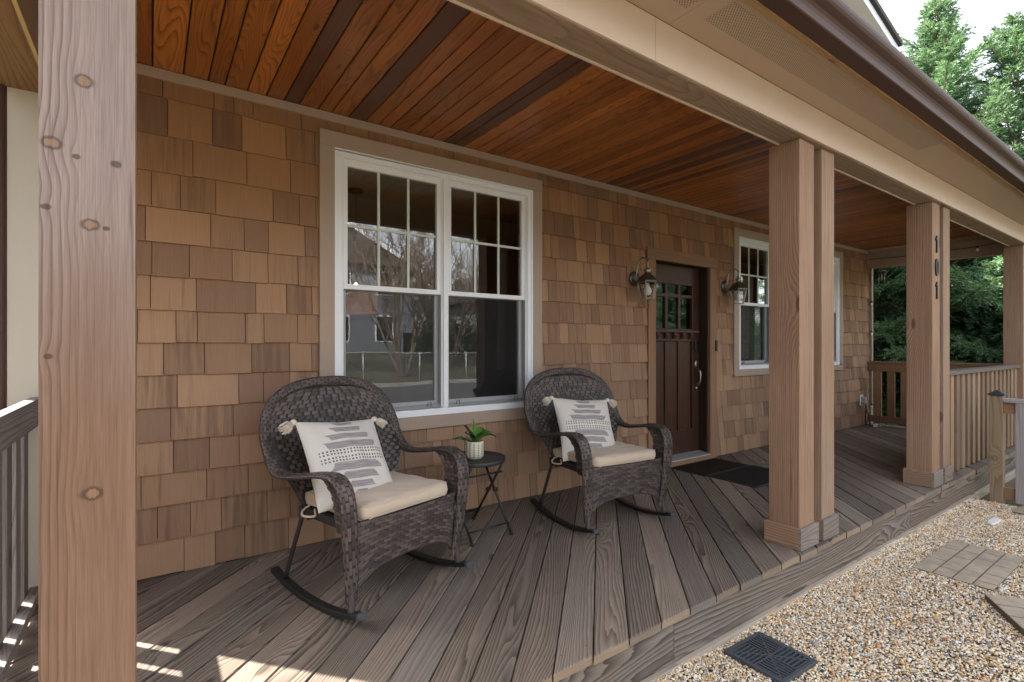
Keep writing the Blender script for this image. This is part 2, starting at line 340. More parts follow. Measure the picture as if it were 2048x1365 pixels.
# ------------------------------------------------------------------ house
CEIL=2.742; XL=-.556; XR=9.33
house=thing('house','cedar shingled house front with white windows and a dark wooden door behind the porch','house')
OPEN=[(.90,2.63,.69,2.585),(4.055,5.09,0,2.165),(5.53,6.47,.94,2.575),(7.37,8.31,.94,2.575)]
def cut(rects,holes):
    for (a,b,c,d) in holes:
        out=[]
        for (x0,x1,z0,z1) in rects:
            if b<=x0 or a>=x1 or d<=z0 or c>=z1: out.append((x0,x1,z0,z1)); continue
            if a>x0: out.append((x0,a,z0,z1))
            if b<x1: out.append((b,x1,z0,z1))
            xa,xb=max(a,x0),min(b,x1)
            if c>z0: out.append((xa,xb,z0,c))
            if d<z1: out.append((xa,xb,d,z1))
        rects=out
    return rects
def shingles():
    mb=MB(); zs=[.006,.194,.380,.556,.733,.910,1.087,1.264,1.442,1.622,1.805,1.994,2.188,2.386,2.59,2.79]
    rng=random.Random(3)
    for i in range(len(zs)-1):
        z0,z1=zs[i],min(zs[i+1]+.012,CEIL-.004); x=XL+.17-rng.random()*.15
        while x<XR:
            w=rng.choice((.10,.13,.15,.17,.19,.21,.24,.27,.30) if x<1.0 else (.075,.10,.115,.13,.15,.16,.19,.22)); xe=min(x+w,XR-.004); xs=max(x,XL+.17)
            rc=(rng.random(),rng.random(),rng.random()); dy=rng.uniform(0,.0025); dz=rng.uniform(-.003,.004)
            if xe-xs>.01:
                for (a,b,c,d) in cut([(xs+.0017,xe-.0017,z0+dz,z1)],OPEN):
                    if b-a<.006 or d-c<.006: continue
                    yf=lambda z:-.010-dy+.017*(z-z0)/(z1-z0)
                    o=rng.random()
                    uv=lambda x,z:(z+o,x)
                    y1=.012
                    mb.face([(a,yf(c),c),(b,yf(c),c),(b,yf(d),d),(a,yf(d),d)],[uv(a,c),uv(b,c),uv(b,d),uv(a,d)],rc)
                    mb.face([(a,y1,c),(b,y1,c),(b,yf(c),c),(a,yf(c),c)],[uv(a,c)]*4,rc)
                    mb.face([(a,yf(c),c),(a,yf(d),d),(a,y1,d),(a,y1,c)],[uv(a,c)]*4,rc)
                    mb.face([(b,yf(c),c),(b,y1,c),(b,y1,d),(b,yf(d),d)],[uv(b,c)]*4,rc)
            x=xe+ (0 if xe<XR-.01 else 1)
    return mb.build('shingle_wall',M_SH,house,fix=False)
shingles()
mb=MB()      # sheathing behind the shingles, with the openings
for (a,b,c,d) in cut([(XL,XR,-.25,3.2)],OPEN): mb.box(a,b,.013,.14,c,d,'z')
mb.box(XR-.012,XR,.141,8.5,-.25,5.2); mb.box(XL,XL+.012,.141,8.5,-.25,5.2); mb.box(XL,XR,8.5,8.6,-.25,5.2)
mb.build('wall_sheathing',plain('brown_sheathing',(.08,.045,.03,1),.9),house)
mb=MB(); mb.box(XL,XL+.165,-.012,.012,-.02,2.48); mb.box(XL-.004,XL,.0,.16,-.2,2.9); mb.build('corner_board',M_CORNER,house,bevel=.002)
mb=MB(); mb.box(XR-.004,XR+.085,-.03,.012,.0,2.48); mb.build('corner_board',M_TAUPE,house,bevel=.002)
mb=MB(); mb.box(XL+.17,XR,-.018,.012,CEIL-.055,CEIL-.003); mb.build('frieze_trim',M_TAUPE,house,bevel=.002)
mb=MB(); mb.tube([(-.585,-.005,z) for z in (-.2,1.,2.6,3.)],.030,12); mb.build('downspout',M_GUTTER,house,smooth=True)
# rooms seen through the panes
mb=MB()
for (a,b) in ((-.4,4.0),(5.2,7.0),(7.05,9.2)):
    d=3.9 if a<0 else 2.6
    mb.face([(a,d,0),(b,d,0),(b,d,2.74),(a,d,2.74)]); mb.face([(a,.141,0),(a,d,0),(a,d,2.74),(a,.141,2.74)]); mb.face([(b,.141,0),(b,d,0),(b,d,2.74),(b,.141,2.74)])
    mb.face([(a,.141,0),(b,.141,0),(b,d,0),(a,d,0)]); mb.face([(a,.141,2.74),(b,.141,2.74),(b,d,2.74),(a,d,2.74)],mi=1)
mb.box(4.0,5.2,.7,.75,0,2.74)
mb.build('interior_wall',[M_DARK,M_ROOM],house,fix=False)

def window(x0,x1,z0,z1,zm,cz0,cz1,ca,cb,units,blind=False):
    """white frame with sashes; casing rectangle cz0..cz1, ca..cb"""
    fb=MB(); d0,d1=-.012,.10; fw=.052
    fb.box(x0,x1,d0,d1,z1-fw,z1,'x'); fb.box(x0,x1,d0-.008,d1,z0,z0+.048,'x'); fb.box(x0,x0+fw,d0,d1,z0+.048,z1-fw,'z'); fb.box(x1-fw,x1,d0,d1,z0+.048,z1-fw,'z')
    for k in range(len(units)-1):
        m=(units[k][1]+units[k+1][0])/2; fb.box(units[k][1],units[k+1][0],d0-.003,d1,z0+.048,z1-fw,'z')
    lip=.016
    fb.box(x0,x1,d0-.009,d0-.0005,z1-lip,z1,'x'); fb.box(x0,x0+lip,d0-.009,d0-.0005,z0+.048,z1-lip,'z'); fb.box(x1-lip,x1,d0-.009,d0-.0005,z0+.048,z1-lip,'z')
    for (u0,u1) in units:      # glazing stop round each unit
        fb.box(u0-.001,u1+.001,.0,.0115,z1-fw-.012,z1-fw-.001,'x'); fb.box(u0+.001,u0+.012,.0,.0115,z0+.049,z1-fw-.0125,'z'); fb.box(u1-.012,u1-.001,.0,.0115,z0+.049,z1-fw-.0125,'z')
    w=fb.build('window',M_WHITE,house,bevel=.003)
    cs=MB(); t=.013
    cs.box(ca,cb,-.026,t,z1,cz1,'x'); cs.box(ca,x0,-.025,t,cz0+.09,z1,'z'); cs.box(x1,cb,-.025,t,cz0+.09,z1,'z'); cs.box(ca,cb,-.027,t,cz0,z0,'x')
    cs.box(ca,x0,-.025,t,cz0,cz0+.09,'x') if False else None
    # side pieces run down to the sill casing
    cs.box(ca,x0,-.0245,t,z0,cz0+.091,'z') if z0<cz0+.09 else None
    cs.build('casing',M_TAUPE,w,bevel=.002)
    for (u0,u1) in units:
        st=.042
        up=MB(); y0,y1=.012,.042; a,b,c,d=u0,u1,zm-.012,z1-fw
        up.box(a,b,y0,y1,d-st,d,'x'); up.box(a,b,y0,y1,c,c+.034,'x'); up.box(a,a+st,y0,y1,c+.034,d-st,'z'); up.box(b-st,b,y0,y1,c+.034,d-st,'z')
        s=up.build('sash',M_WHITE,w,bevel=.003)
        ga,gb,gc,gd=a+st,b-st,c+.034,d-st
        gr=MB()
        for k in (1,2): xx=ga+(gb-ga)*k/3; gr.box(xx-.009,xx+.009,.0285,.0345,gc,gd,'z')
        zz=(gc+gd)/2; gr.box(ga,gb,.0288,.0342,zz-.009,zz+.009,'x'); gr.build('muntin_grille',M_GRILLE,w)
        p=MB(); p.face([(ga,.037,gc),(gb,.037,gc),(gb,.037,gd),(ga,.037,gd)]); p.build('pane',M_GLASS,w,fix=False)
        lo=MB(); y0,y1=.052,.084; c,d=z0+.048,zm+.02
        lo.box(a,b,y0,y1,d-.034,d,'x'); lo.box(a,b,y0,y1,c,c+.05,'x'); lo.box(a,a+st,y0,y1,c+.05,d-.034,'z'); lo.box(b-st,b,y0,y1,c+.05,d-.034,'z')
        lo.build('sash',M_WHITE,w,bevel=.003)
        p=MB(); p.face([(a+st,.066,c+.05),(b-st,.066,c+.05),(b-st,.066,d-.034),(a+st,.066,d-.034)]); p.build('pane',M_GLASS,w,fix=False)
        sc=MB(); q=.016; sc.box(a+.004,b-.004,.020,.030,c+.002,c+.024,'x'); sc.box(a+.004,a+.004+q,.020,.030,c+.024,zm-.013,'z'); sc.box(b-.004-q,b-.004,.020,.030,c+.024,zm-.013,'z')
        sf=sc.build('screen_frame',M_SCREENF,w)
        p=MB(); p.face([(a+.02,.0245,c+.02),(b-.02,.0245,c+.02),(b-.02,.0245,zm-.013),(a+.02,.0245,zm-.013)]); p.build('insect_screen',M_SCREEN,w,fix=False)
        for tx in (a+.10,b-.10):
            tb=MB(); tb.tube([(tx-.014,.019,c+.012),(tx-.013,.012,c+.042),(tx+.013,.012,c+.042),(tx+.014,.019,c+.012)],.003,5)
            tb.build('pull_tab',M_BLACKP,w)
        if blind:
            bl=MB()
            for k in range(int((zm-z0)/.026)):
                z=z0+.06+k*.026; bl.face([(a+.03,.118,z),(b-.03,.118,z),(b-.03,.130,z+.023),(a+.03,.130,z+.023)])
            bl.build('blind',M_BLIND,w,fix=False)
    return w
window(.962,2.57,.745,2.525,1.632,.655,2.622,.868,2.662,[(1.014,1.748),(1.784,2.518)])
window(5.60,6.40,.965,2.525,1.74,.888,2.615,5.50,6.50,[(5.652,6.348)],True)
window(7.44,8.24,.965,2.525,1.74,.888,2.615,7.34,8.34,[(7.492,8.188)],True)

# front door
DX0,DX1,DZ0,DZ1=4.115,5.02,.075,2.105; DY=.115
mb=MB(); st=.125
gx0,gx1=DX0+st,DX1-st; c3=[gx0+(gx1-gx0)*k/3 for k in range(4)]
mb.box(DX0,gx0,DY,DY+.045,DZ0,DZ1,'z'); mb.box(gx1,DX1,DY,DY+.045,DZ0,DZ1,'z')
mb.box(gx0,gx1,DY,DY+.045,1.905,DZ1,'x'); mb.box(gx0,gx1,DY,DY+.045,1.29,1.43,'x'); mb.box(gx0,gx1,DY,DY+.045,DZ0,.33,'x')
for k in (1,2): mb.box(c3[k]-.022,c3[k]+.022,DY+.001,DY+.044,.33,1.29,'z'); mb.box(c3[k]-.018,c3[k]+.018,DY+.001,DY+.044,1.43,1.905,'z')
for k in range(3): mb.box(c3[k]+(.018 if k else 0),c3[k+1]-(.018 if k<2 else 0),DY+.002,DY+.043,1.765,1.80,'x')
mb.box(gx0,gx1,DY+.018,DY+.03,.33,1.29,'z')
door=mb.build('door',W_DOOR,house,bevel=.004)
mb=MB(); mb.box(DX0+.05,DX1-.05,DY-.045,DY-.001,1.385,1.412,'x')
mb.build('shelf',W_DOOR,door,bevel=.004)
for k in range(5):
    mb=MB(); x=gx0+.045+k*(gx1-gx0-.09)/4
    mb.prism([(DY-.036,1.384),(DY-.001,1.384),(DY-.001,1.32),(DY-.014,1.32),(DY-.034,1.352)],'x',x-.022,x+.022); mb.build('dentil',W_DOOR,door,bevel=.002)
for (za,zb) in ((1.43,1.765),(1.80,1.905)):
    for k in range(3):
        mb=MB(); a=c3[k]+(.018 if k else 0); b=c3[k+1]-(.018 if k<2 else 0)
        mb.face([(a,DY+.022,za),(b,DY+.022,za),(b,DY+.022,zb),(a,DY+.022,zb)]); mb.build('pane',M_GLASSD,door,fix=False)
mb=MB(); mb.box(DX0-.001,DX1+.001,DY+.05,DY+.06,DZ0,DZ1); mb.build('door_backing',M_DARK,door) if False else None
hx=DX1-.062
mb=MB(); mb.lathe([(0,0),(.026,0),(.030,.008),(.024,.016),(0,.017)],n=18); o=mb.build('lock',M_NICKEL,door,smooth=True); o.matrix_basis=Matrix.Translation((hx,DY-.001,1.04))@Matrix.Rotation(R(90),4,'X')@Matrix.Diagonal((1,1.5,1,1))
mb=MB(); mb.tube(catmull([(hx,DY-.004,.985),(hx,DY-.05,.975),(hx,DY-.064,.92),(hx,DY-.055,.845),(hx,DY-.03,.80),(hx,DY-.004,.785)],5),[.008]*6+[.011]*14+[.009]*6,8)
mb.lathe([(0,-.02),(.017,-.016),(.02,0),(.017,.016),(0,.02)],(hx,DY-.006,.775),12); mb.build('handle',M_NICKEL,door,smooth=True)
mb=MB(); mb.box(hx-.032,hx+.032,DY-.022,DY-.001,1.185,1.30); mb.build('keypad',M_BLACKP,door,bevel=.006)
mb=MB()   # jamb, casing, threshold
mb.box(DX0-.018,DX0,.03,.17,.05,DZ1+.02,'z'); mb.box(DX1,DX1+.018,.014,.17,.05,DZ1+.02,'z'); mb.box(DX0,DX1,.014,.17,DZ1,DZ1+.02,'x')
mb.box(DX0-.001,DX0+.012,.014,.03,.05,DZ1,'z')
mb.build('door_jamb',W_JAMB,door,bevel=.002)
mb=MB(); mb.box(4.005,DX0,-.022,.0135,.0,2.105,'z'); mb.build('casing',W_CASE,door,bevel=.002)
mb=MB(); mb.box(DX1+.016,5.155,-.022,.0135,.0,2.105,'z'); mb.build('casing',W_CASE,door,bevel=.002)
mb=MB(); mb.box(3.985,5.175,-.024,.0135,2.106,2.222,'x'); mb.build('casing',W_CASE,door,bevel=.002)
mb=MB(); mb.prism([(-.035,.050),(-.03,.058),(.11,.076),(.17,.076),(.17,.050)],'x',DX0,DX1); mb.build('threshold',M_SILL,door)
mb=MB(); mb.box(DX0,DX1+.016,-.045,.17,.002,.049,'x'); mb.build('door_sill',W_CASE,door,bevel=.002)

# roof and gable above the porch
mb=MB(); mb.prism([(-2.27,2.80),(-.62,3.37),(-.62,3.43),(-2.30,2.845)],'x',-1.0,9.75); mb.build('porch_roof_shingles',M_ROOF,house)
mb=MB(); mb.box(-.6,7.55,-.6,-.5,3.0,5.0); 
apx,apz=3.2,6.22; sl=.262
mb.prism([(-.6,5.0),(7.5,5.0),(apx,apz-.02)],'y',-.6,-.5); mb.build('gable',M_SIDING,house)
mb=MB(); mb.box(-.55,7.55,-.499,8.5,3.5,5.0); mb.box(2.0,9.3,3.0,8.5,3.2,7.6); mb.build('upper_storey_with_shade_block',M_SIDING,house)  # second box is an unseen rear block added to shade the conifers
def rake(name,y0,y1,off,th,mat):
    m=MB(); ex=7.75; e=lambda x:apz-sl*abs(x-apx)+off
    m.prism([(apx,e(apx)),(ex,e(ex)),(ex,e(ex)-th),(apx,e(apx)-th)],'y',y0,y1); m.prism([(apx,e(apx)),(2*apx-ex,e(ex)),(2*apx-ex,e(ex)-th),(apx,e(apx)-th)],'y',y0,y1)
    return m.build(name,mat,house)
rake('rake_trim',-.90,-.60,.0,.10,M_WHITE); rake('roof',-.94,8.8,.065,.06,M_ROOF)

# ------------------------------------------------------------------ porch roof: ceiling, beams, soffit, gutter
proof=thing('porch_roof','porch roof with stained wood ceiling, cream beam, vented soffit and brown gutter','porch roof',(0,-1.0,2.74))
proof_off=Vector((0,-1.0,2.74))
def pr(mb,name,mat,**k):
    o=mb.build(name,mat,proof,**k); o.matrix_parent_inverse=Matrix.Translation(-proof_off); return o
mb=MB(); rng=random.Random(11)
seams=[.006,.145,.264,.347,.461,.563,.662,.750,.862,.945,1.054,1.167,1.259,1.341,1.446,1.54]
x=.006; L=[]
while x>-.40: x-=rng.choice((.085,.1,.115)); L.append(x)
seams=L[::-1]+seams
while seams[-1]<9.25: seams.append(seams[-1]+rng.choice((.078,.086,.09,.097,.105)))
dark={.662,1.054}
for a,b in zip(seams[:-1],seams[1:]):
    d=1 if (a in dark or (a>1.6 and rng.random()<.05)) else 0
    a_=max(a,-.39); b_=min(b,9.24)
    if b_-a_<.01: continue
    rc=(rng.random(),rng.random(),rng.random()**1.2); yy=[-1.715,.012]
    dz=rng.uniform(0,.0015)
    g=.0034
    mb.box(a_+g,b_-g,-1.715,.012,CEIL-.0005+dz,CEIL+.014,'y',rc,d,skip='Z')
pr(mb,'ceiling',[W_CEIL,W_CEILD],bevel=.003,seg=1)
mb=MB(); mb.box(-.39,9.24,-1.72,.012,CEIL+.0145,CEIL+.03,'y'); pr(mb,'ceiling_backing',plain('dark_groove',(.02,.01,.006,1),.9))
BZ=2.515
mb=MB()
for a,b in zip((-.62,1.84,5.85),(1.838,5.848,9.44)): mb.box(a,b,-1.862,-1.848,BZ+.004,2.716,'x')
pr(mb,'beam_face',M_CREAM,bevel=.002)
mb=MB(); mb.box(-.42,9.26,-1.705,-1.692,BZ-.006,CEIL-.001,'x'); pr(mb,'beam_inner_face',M_CREAM,bevel=.002)
mb=MB(); mb.box(-.60,4.6,-1.847,-1.706,BZ,BZ+.03,'x'); mb.box(4.602,9.43,-1.847,-1.706,BZ,BZ+.03,'x'); pr(mb,'beam_underside',W_BEAM,bevel=.002)
mb=MB(); mb.box(-.57,-.40,-1.69,.012,2.47,2.50,'y'); pr(mb,'side_beam_underside',W_BEAMY,bevel=.002)
mb=MB(); mb.box(-.398,-.386,-1.69,.012,2.464,CEIL-.001,'y'); mb.box(-.60,-.572,-1.69,.012,2.47,2.72,'y'); pr(mb,'side_beam_face',M_TAUPE,bevel=.002)
mb=MB(); mb.box(-.399,-.385,-1.69,.012,2.456,2.4635,'y'); pr(mb,'bead_trim',plain('yellow_bead',(.52,.37,.20,1),.6),bevel=.001)
mb=MB(); mb.box(9.245,9.26,-1.69,.012,2.462,CEIL-.001,'y'); mb.box(9.262,9.40,-1.69,.012,2.47,2.72,'y'); mb.box(9.232,9.245,-1.69,.012,2.68,2.70,'y'); pr(mb,'end_beam',M_TAUPE,bevel=.002)
# soffit panels
mb=MB()
for k,(a,b) in enumerate(((-1.0,1.93),(1.932,5.55),(5.552,9.7))): mb.box(a,b,-2.165,-1.863,2.717,2.724,'x')
pr(mb,'soffit',M_SOFF)
mb=MB()
for a,b in ((-1.,1.90),(2.03,4.70)): mb.face([(a,-2.125,2.7155),(b,-2.125,2.7155),(b,-1.975,2.7155),(a,-1.975,2.7155)])
pr(mb,'soffit_vent',M_VENT,fix=False)
mb=MB(); rng=random.Random(5); n=110; P=[]
for i in range(n+1):
    xx=-1.0+10.7*i/n; j=rng.uniform(-.004,.006); P.append([(xx,-2.158+j,2.7165),(xx,-2.162+j*.6,2.700+j*.6),(xx,-2.192,2.696),(xx,-2.192,2.74)])
mb.grid(P,lambda a,c:(-1.0+10.7*a/n,.02*c)); pr(mb,'fascia_strip',W_STRIP,smooth=False)
mb=MB()
prof=[(-2.193,2.80),(-2.193,2.702),(-2.266,2.702),(-2.271,2.706),(-2.272,2.716),(-2.275,2.732),(-2.281,2.745),(-2.291,2.755),(-2.305,2.762),(-2.317,2.769),(-2.325,2.778),(-2.330,2.790),(-2.332,2.803),(-2.330,2.809),(-2.322,2.811),(-2.316,2.806)]
P=[[(xx,y,z) for y,z in prof] for xx in (-1.02,2.4,5.9,9.72)]
for r_ in range(len(prof)-1):
    (ya,za),(yb,zb)=prof[r_],prof[r_+1]
    mb.face([(-1.02,ya,za),(9.72,ya,za),(9.72,yb,zb),(-1.02,yb,zb)])
mb.prism([(-2.19,2.80)]+prof[1:12]+[(-2.33,2.80)],'x',9.72,9.724)
pr(mb,'gutter',M_GUTTER)
# ------------------------------------------------------------------ porch deck
YF=-1.862; DXL=-.60; DXR=9.45; BTH=.036
deck=thing('porch_deck','porch deck of weathered grey boards laid on the diagonal','deck')
def clip(poly,n,d):     # keep n.p <= d
    out=[]
    for i in range(len(poly)):
        a,b=poly[i],poly[(i+1)%len(poly)]; da=a[0]*n[0]+a[1]*n[1]-d; db=b[0]*n[0]+b[1]*n[1]-d
        if da<=0: out.append(a)
        if (da<0<db) or (db<0<da):
            t=da/(da-db); out.append((a[0]+(b[0]-a[0])*t,a[1]+(b[1]-a[1])*t))
    return out
mb=MB(); r2=2**.5; rng=random.Random(21)
for k in range(-8,75):
    d0=.095+.15*k+.003; d1=d0+.1445
    # strip d0<=(x-y)/r2<=d1 inside the porch rectangle
    yf=YF+rng.uniform(-.007,.005)
    poly=[(DXL,yf),(DXR,yf),(DXR,.012),(DXL,.012)]
    poly=clip(clip(poly,(1/r2,-1/r2),d1),(-1/r2,1/r2),-d0)
    if len(poly)<3: continue
    rc=(rng.random(),rng.random(),rng.random()); n=len(poly); dz=rng.uniform(-.0015,.0015)
    o=rng.random()*3
    uv=lambda p:((p[0]+p[1])/r2+o,(p[0]-p[1])/r2-d0)
    # worn, slightly cupped top with eased edges
    e=.004
    inner=clip(clip(poly,(1/r2,-1/r2),d1-e),(-1/r2,1/r2),-(d0+e))
    inner=clip(inner,(0,-1),-(yf+.004))
    mb.face([(p[0],p[1],dz) for p in inner],[uv(p) for p in inner],rc)
    if len(inner)==n:
        for i in range(n):
            a,b=poly[i],poly[(i+1)%n]; c,d=inner[i],inner[(i+1)%n]
            mb.face([(a[0],a[1],-.004+dz),(b[0],b[1],-.004+dz),(d[0],d[1],dz),(c[0],c[1],dz)],[uv(a),uv(b),uv(d),uv(c)],rc)
    for i in range(n):
        a,b=poly[i],poly[(i+1)%n]
        front=abs(a[1]-yf)<1e-4 and abs(b[1]-yf)<1e-4
        q=[(a[0],a[1],-BTH),(b[0],b[1],-BTH),(b[0],b[1],-.004+dz),(a[0],a[1],-.004+dz)]
        if front: w=[(a[0]*.15,.0),(b[0]*.15,.0),(b[0]*.15,.035),(a[0]*.15,.035)]
        else: w=[uv(a),uv(b),uv(b),uv(a)]
        mb.face(q,w,rc,1 if front else 0)
W_END=wood('board_end_grain',(.30,.225,.16,1),(.15,.105,.075,1),(.22,.19,.165,1),fu=14.,fv=60.,rings=5,Bv=20.,var=.3,rough=.85,bump=.4,rs=.5,kden=None,fib=.1)
# screw heads along the joists, two to a board
rg_=random.Random(17)
for k in range(-8,75):
    for yj in (-1.79,-1.38,-.97,-.56,-.12):
        for o_ in (.028,.115):
            d_=.095+.15*k+o_+rg_.uniform(-.006,.006); yy=yj+rg_.uniform(-.008,.008); xx=yy+d_*r2
            if DXL+.02<xx<DXR-.02:
                mb.face([(xx+.0042*math.cos(a*PI/4),yy+.0042*math.sin(a*PI/4),.0022) for a in range(8)],mi=2)
mb.build('decking',[W_DECK,W_END,plain('screw_heads',(.10,.09,.08,1),.5,metal=.5)],deck,fix=False)
mb=MB(); mb.face([(DXL,-1.84,-.05),(DXR,-1.84,-.05),(DXR,.0,-.05),(DXL,.0,-.05)]); mb.build('under_deck',plain('near_black_sheet',(.015,.012,.01,1),.95),deck,fix=False)  # near-black sheet close under the boards, seen through the gaps
for i,(a,b) in enumerate(((DXL,1.985),(1.988,5.0),(5.003,7.9),(7.903,DXR))):
    mb=MB(); mb.box(a,b,-1.849,-1.812,-.226,-BTH-.001,'x'); mb.build('rim_board',W_RIM,deck,bevel=.003)
mb=MB(); mb.box(DXL,DXR,-1.872,-1.815,-.33,-.2285,'x'); mb.build('ledger_board',wood('pale_ledger',(.40,.33,.26,1),(.20,.155,.12,1),(.33,.29,.25,1),fu=.6,fv=5.,rings=10,Bv=2.,rough=.85,bump=.4,kden=(.7,2.)),deck,bevel=.003)
mb=MB(); mb.box(DXL,DXL+.03,-1.81,0,-.23,-.04,'y'); mb.build('rim_board',W_RIM,deck,bevel=.003)

# ------------------------------------------------------------------ posts
W_FRONT=wood('weathered_base_trim',(.30,.235,.19,1),(.10,.07,.055,1),(.27,.235,.21,1),fu=.8,fv=5.,rings=15,Bv=3.,var=.2,rough=.85,bump=.7,rs=.8,kden=(.9,2.),blotch=.5,fib=.4)
PG='square cedar posts along the porch front'
def post(x0,x1,y0,y1,label,mat=W_POST,plinth=True,ztop=BZ-.001,rc=None,skew=0):
    r=thing('porch_post',label,'post',((x0+x1)/2,(y0+y1)/2,0),group=PG)
    hx=(x1-x0)/2; hy=(y1-y0)/2; rc=rc or rnd()
    m=MB(); n=9; rg=random.Random(int(x0*1000))
    m.box(-hx,hx,-hy,hy,.001,ztop,'z',rc)
    o=m.build('shaft',mat,r,bevel=.004)
    if plinth:
        t=.02; h=.135
        for nm,a in (('f',(-hx-t,hx+t,-hy-t,-hy-.0005)),('l',(-hx-t,-hx-.0005,-hy-.0003,hy+t)),('r',(hx+.0005,hx+t,-hy-.0003,hy+t)),('b',(-hx-.0003,hx+.0003,hy+.0005,hy+t))):
            q=MB(); q.box(*a,.002,h-(.001 if nm in 'lr' else 0),'x' if nm in 'fb' else 'y'); q.build('base_trim',W_POST if nm!='f' else W_FRONT,r,bevel=.0025)
    return r
# the near post has its own measured knots: face u = height, v from the left edge
near=thing('porch_post','weathered corner post with large knots, upper half tinted as if sky-lit, nearest at the left of the porch','post',(-.118,-1.73,0),group=PG)
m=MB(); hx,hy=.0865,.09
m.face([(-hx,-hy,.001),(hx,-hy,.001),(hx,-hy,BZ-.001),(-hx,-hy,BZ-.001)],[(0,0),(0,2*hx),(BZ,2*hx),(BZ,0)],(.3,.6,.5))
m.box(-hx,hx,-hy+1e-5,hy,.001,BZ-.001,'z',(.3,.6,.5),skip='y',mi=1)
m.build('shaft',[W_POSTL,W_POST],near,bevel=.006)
post(3.225,3.412,-1.825,-1.635,'cedar post with a square base trim, left one of the pair beside the door mats',rc=(.2,.4,.55))
post(3.517,3.695,-1.825,-1.640,'cedar post with a square base trim, right one of the pair beside the door mats',rc=(.7,.1,.75))
post(5.60,5.795,-1.825,-1.635,'cedar post bearing the black house number, at the railing end',rc=(.35,.8,.62))
post(5.895,6.075,-1.825,-1.640,'cedar post between the house number post and the board railing',rc=(.9,.35,.7))
post(8.95,9.13,-1.825,-1.64,'far corner post at the right end of the porch',plinth=False,rc=(.55,.2,.5))

# house numerals on the front of the number post
def numeral(ch,z,label):
    m=MB(); yb=-1.8255; d=.012; h=.152
    if ch=='1':
        pts=[(-.0115,0),(.0115,0),(.0115,h),(-.004,h),(-.033,h-.030),(-.033,h-.046),(-.0115,h-.030)]
        m.prism(pts,'y',yb-d,yb)
    else:
        n=28; ro=[];ri=[]
        for k in range(n):
            a=2*PI*k/n; cx=math.copysign(abs(math.cos(a))**.7,math.cos(a)); sx=math.copysign(abs(math.sin(a))**.8,math.sin(a))
            ro.append((.038*cx,h/2+h/2*sx)); ri.append((.0175*cx,h/2+(h/2-.0195)*sx))
        for k in range(n):
            j=(k+1)%n
            a,b,c,e=ro[k],ro[j],ri[j],ri[k]
            m.face([(a[0],yb-d,a[1]),(b[0],yb-d,b[1]),(c[0],yb-d,c[1]),(e[0],yb-d,e[1])])
            m.face([(a[0],yb-d,a[1]),(b[0],yb-d,b[1]),(b[0],yb,b[1]),(a[0],yb,a[1])]); m.face([(c[0],yb-d,c[1]),(e[0],yb-d,e[1]),(e[0],yb,e[1]),(c[0],yb,c[1])])
    o=m.build('house_numeral',M_BLACK,bevel=.0015); tag(o,label,'house number','black house numerals on the post')
    for v in o.data.vertices: v.co.y-=-1.8255
    o.location=(5.70,-1.8255,z); return o
numeral('1',2.072,'black metal numeral one, topmost of the three on the post')
numeral('0',1.867,'black metal numeral zero between the two ones on the post')
numeral('1',1.662,'black metal numeral one, lowest of the three on the post')

# ------------------------------------------------------------------ railings
rl=thing('porch_railing','weathered grey side railing behind the near corner post','railing',(-.45,-.9,0))
def put(m,name,mat,parent,**k):
    o=m.build(name,mat,parent,**k); o.matrix_parent_inverse=Matrix.Translation(-Vector(parent.location)); return o
m=MB(); m.box(-.475,-.43,-1.64,-.015,.872,1.0,'y'); put(m,'top_rail',W_GREY,rl,bevel=.004)
m=MB(); m.box(-.475,-.432,-1.64,-.015,.045,.088,'y'); put(m,'bottom_rail',W_GREY,rl,bevel=.004)
y=-.05
while y>-1.62:
    m=MB(); m.box(-.515,-.476,y-.092,y,.03,.93,'z'); put(m,'baluster',W_GREY,rl,bevel=.003); y-=.172
rr=thing('porch_railing','board railing of close cedar slats right of the number post','railing',(7.5,-1.73,0))
m=MB(); m.box(6.08,8.945,-1.80,-1.66,.962,1.0,'x'); put(m,'cap_rail',W_GREY,rr,bevel=.004)
m=MB(); m.box(6.08,8.945,-1.744,-1.704,.86,.9615,'x'); put(m,'top_rail',W_SLAT,rr)
m=MB(); m.box(6.08,8.945,-1.744,-1.704,.07,.16,'x'); put(m,'bottom_rail',W_SLAT,rr)
x=6.12; rg=random.Random(4)
while x<8.86:
    m=MB(); m.box(x,x+.088,-1.78,-1.7445,.012,.9615,'z'); put(m,'slat',W_SLAT,rr,bevel=.003)
    m=MB(); m.box(x+.08,x+.185,-1.7035,-1.668,.012,.9615,'z'); put(m,'slat',W_SLAT,rr,bevel=.003)
    x+=.178
re=thing('porch_railing','brown railing of wide slats closing the far end of the porch','railing',(9.30,-.8,0))
m=MB(); m.box(9.245,9.36,-1.63,-.012,.965,1.0,'y'); put(m,'cap_rail',W_RAIL,re,bevel=.004)
m=MB(); m.box(9.26,9.30,-1.63,-.012,.845,.964,'y'); put(m,'top_rail',W_RAIL,re,bevel=.003)
m=MB(); m.box(9.26,9.30,-1.63,-.012,.05,.15,'y'); put(m,'bottom_rail',W_RAIL,re,bevel=.003)
y=-.09
while y>-1.6:
    m=MB(); m.box(9.263,9.297,y-.1,y,.1505,.8445,'z'); put(m,'slat',W_RAIL,re,bevel=.002); y-=.175

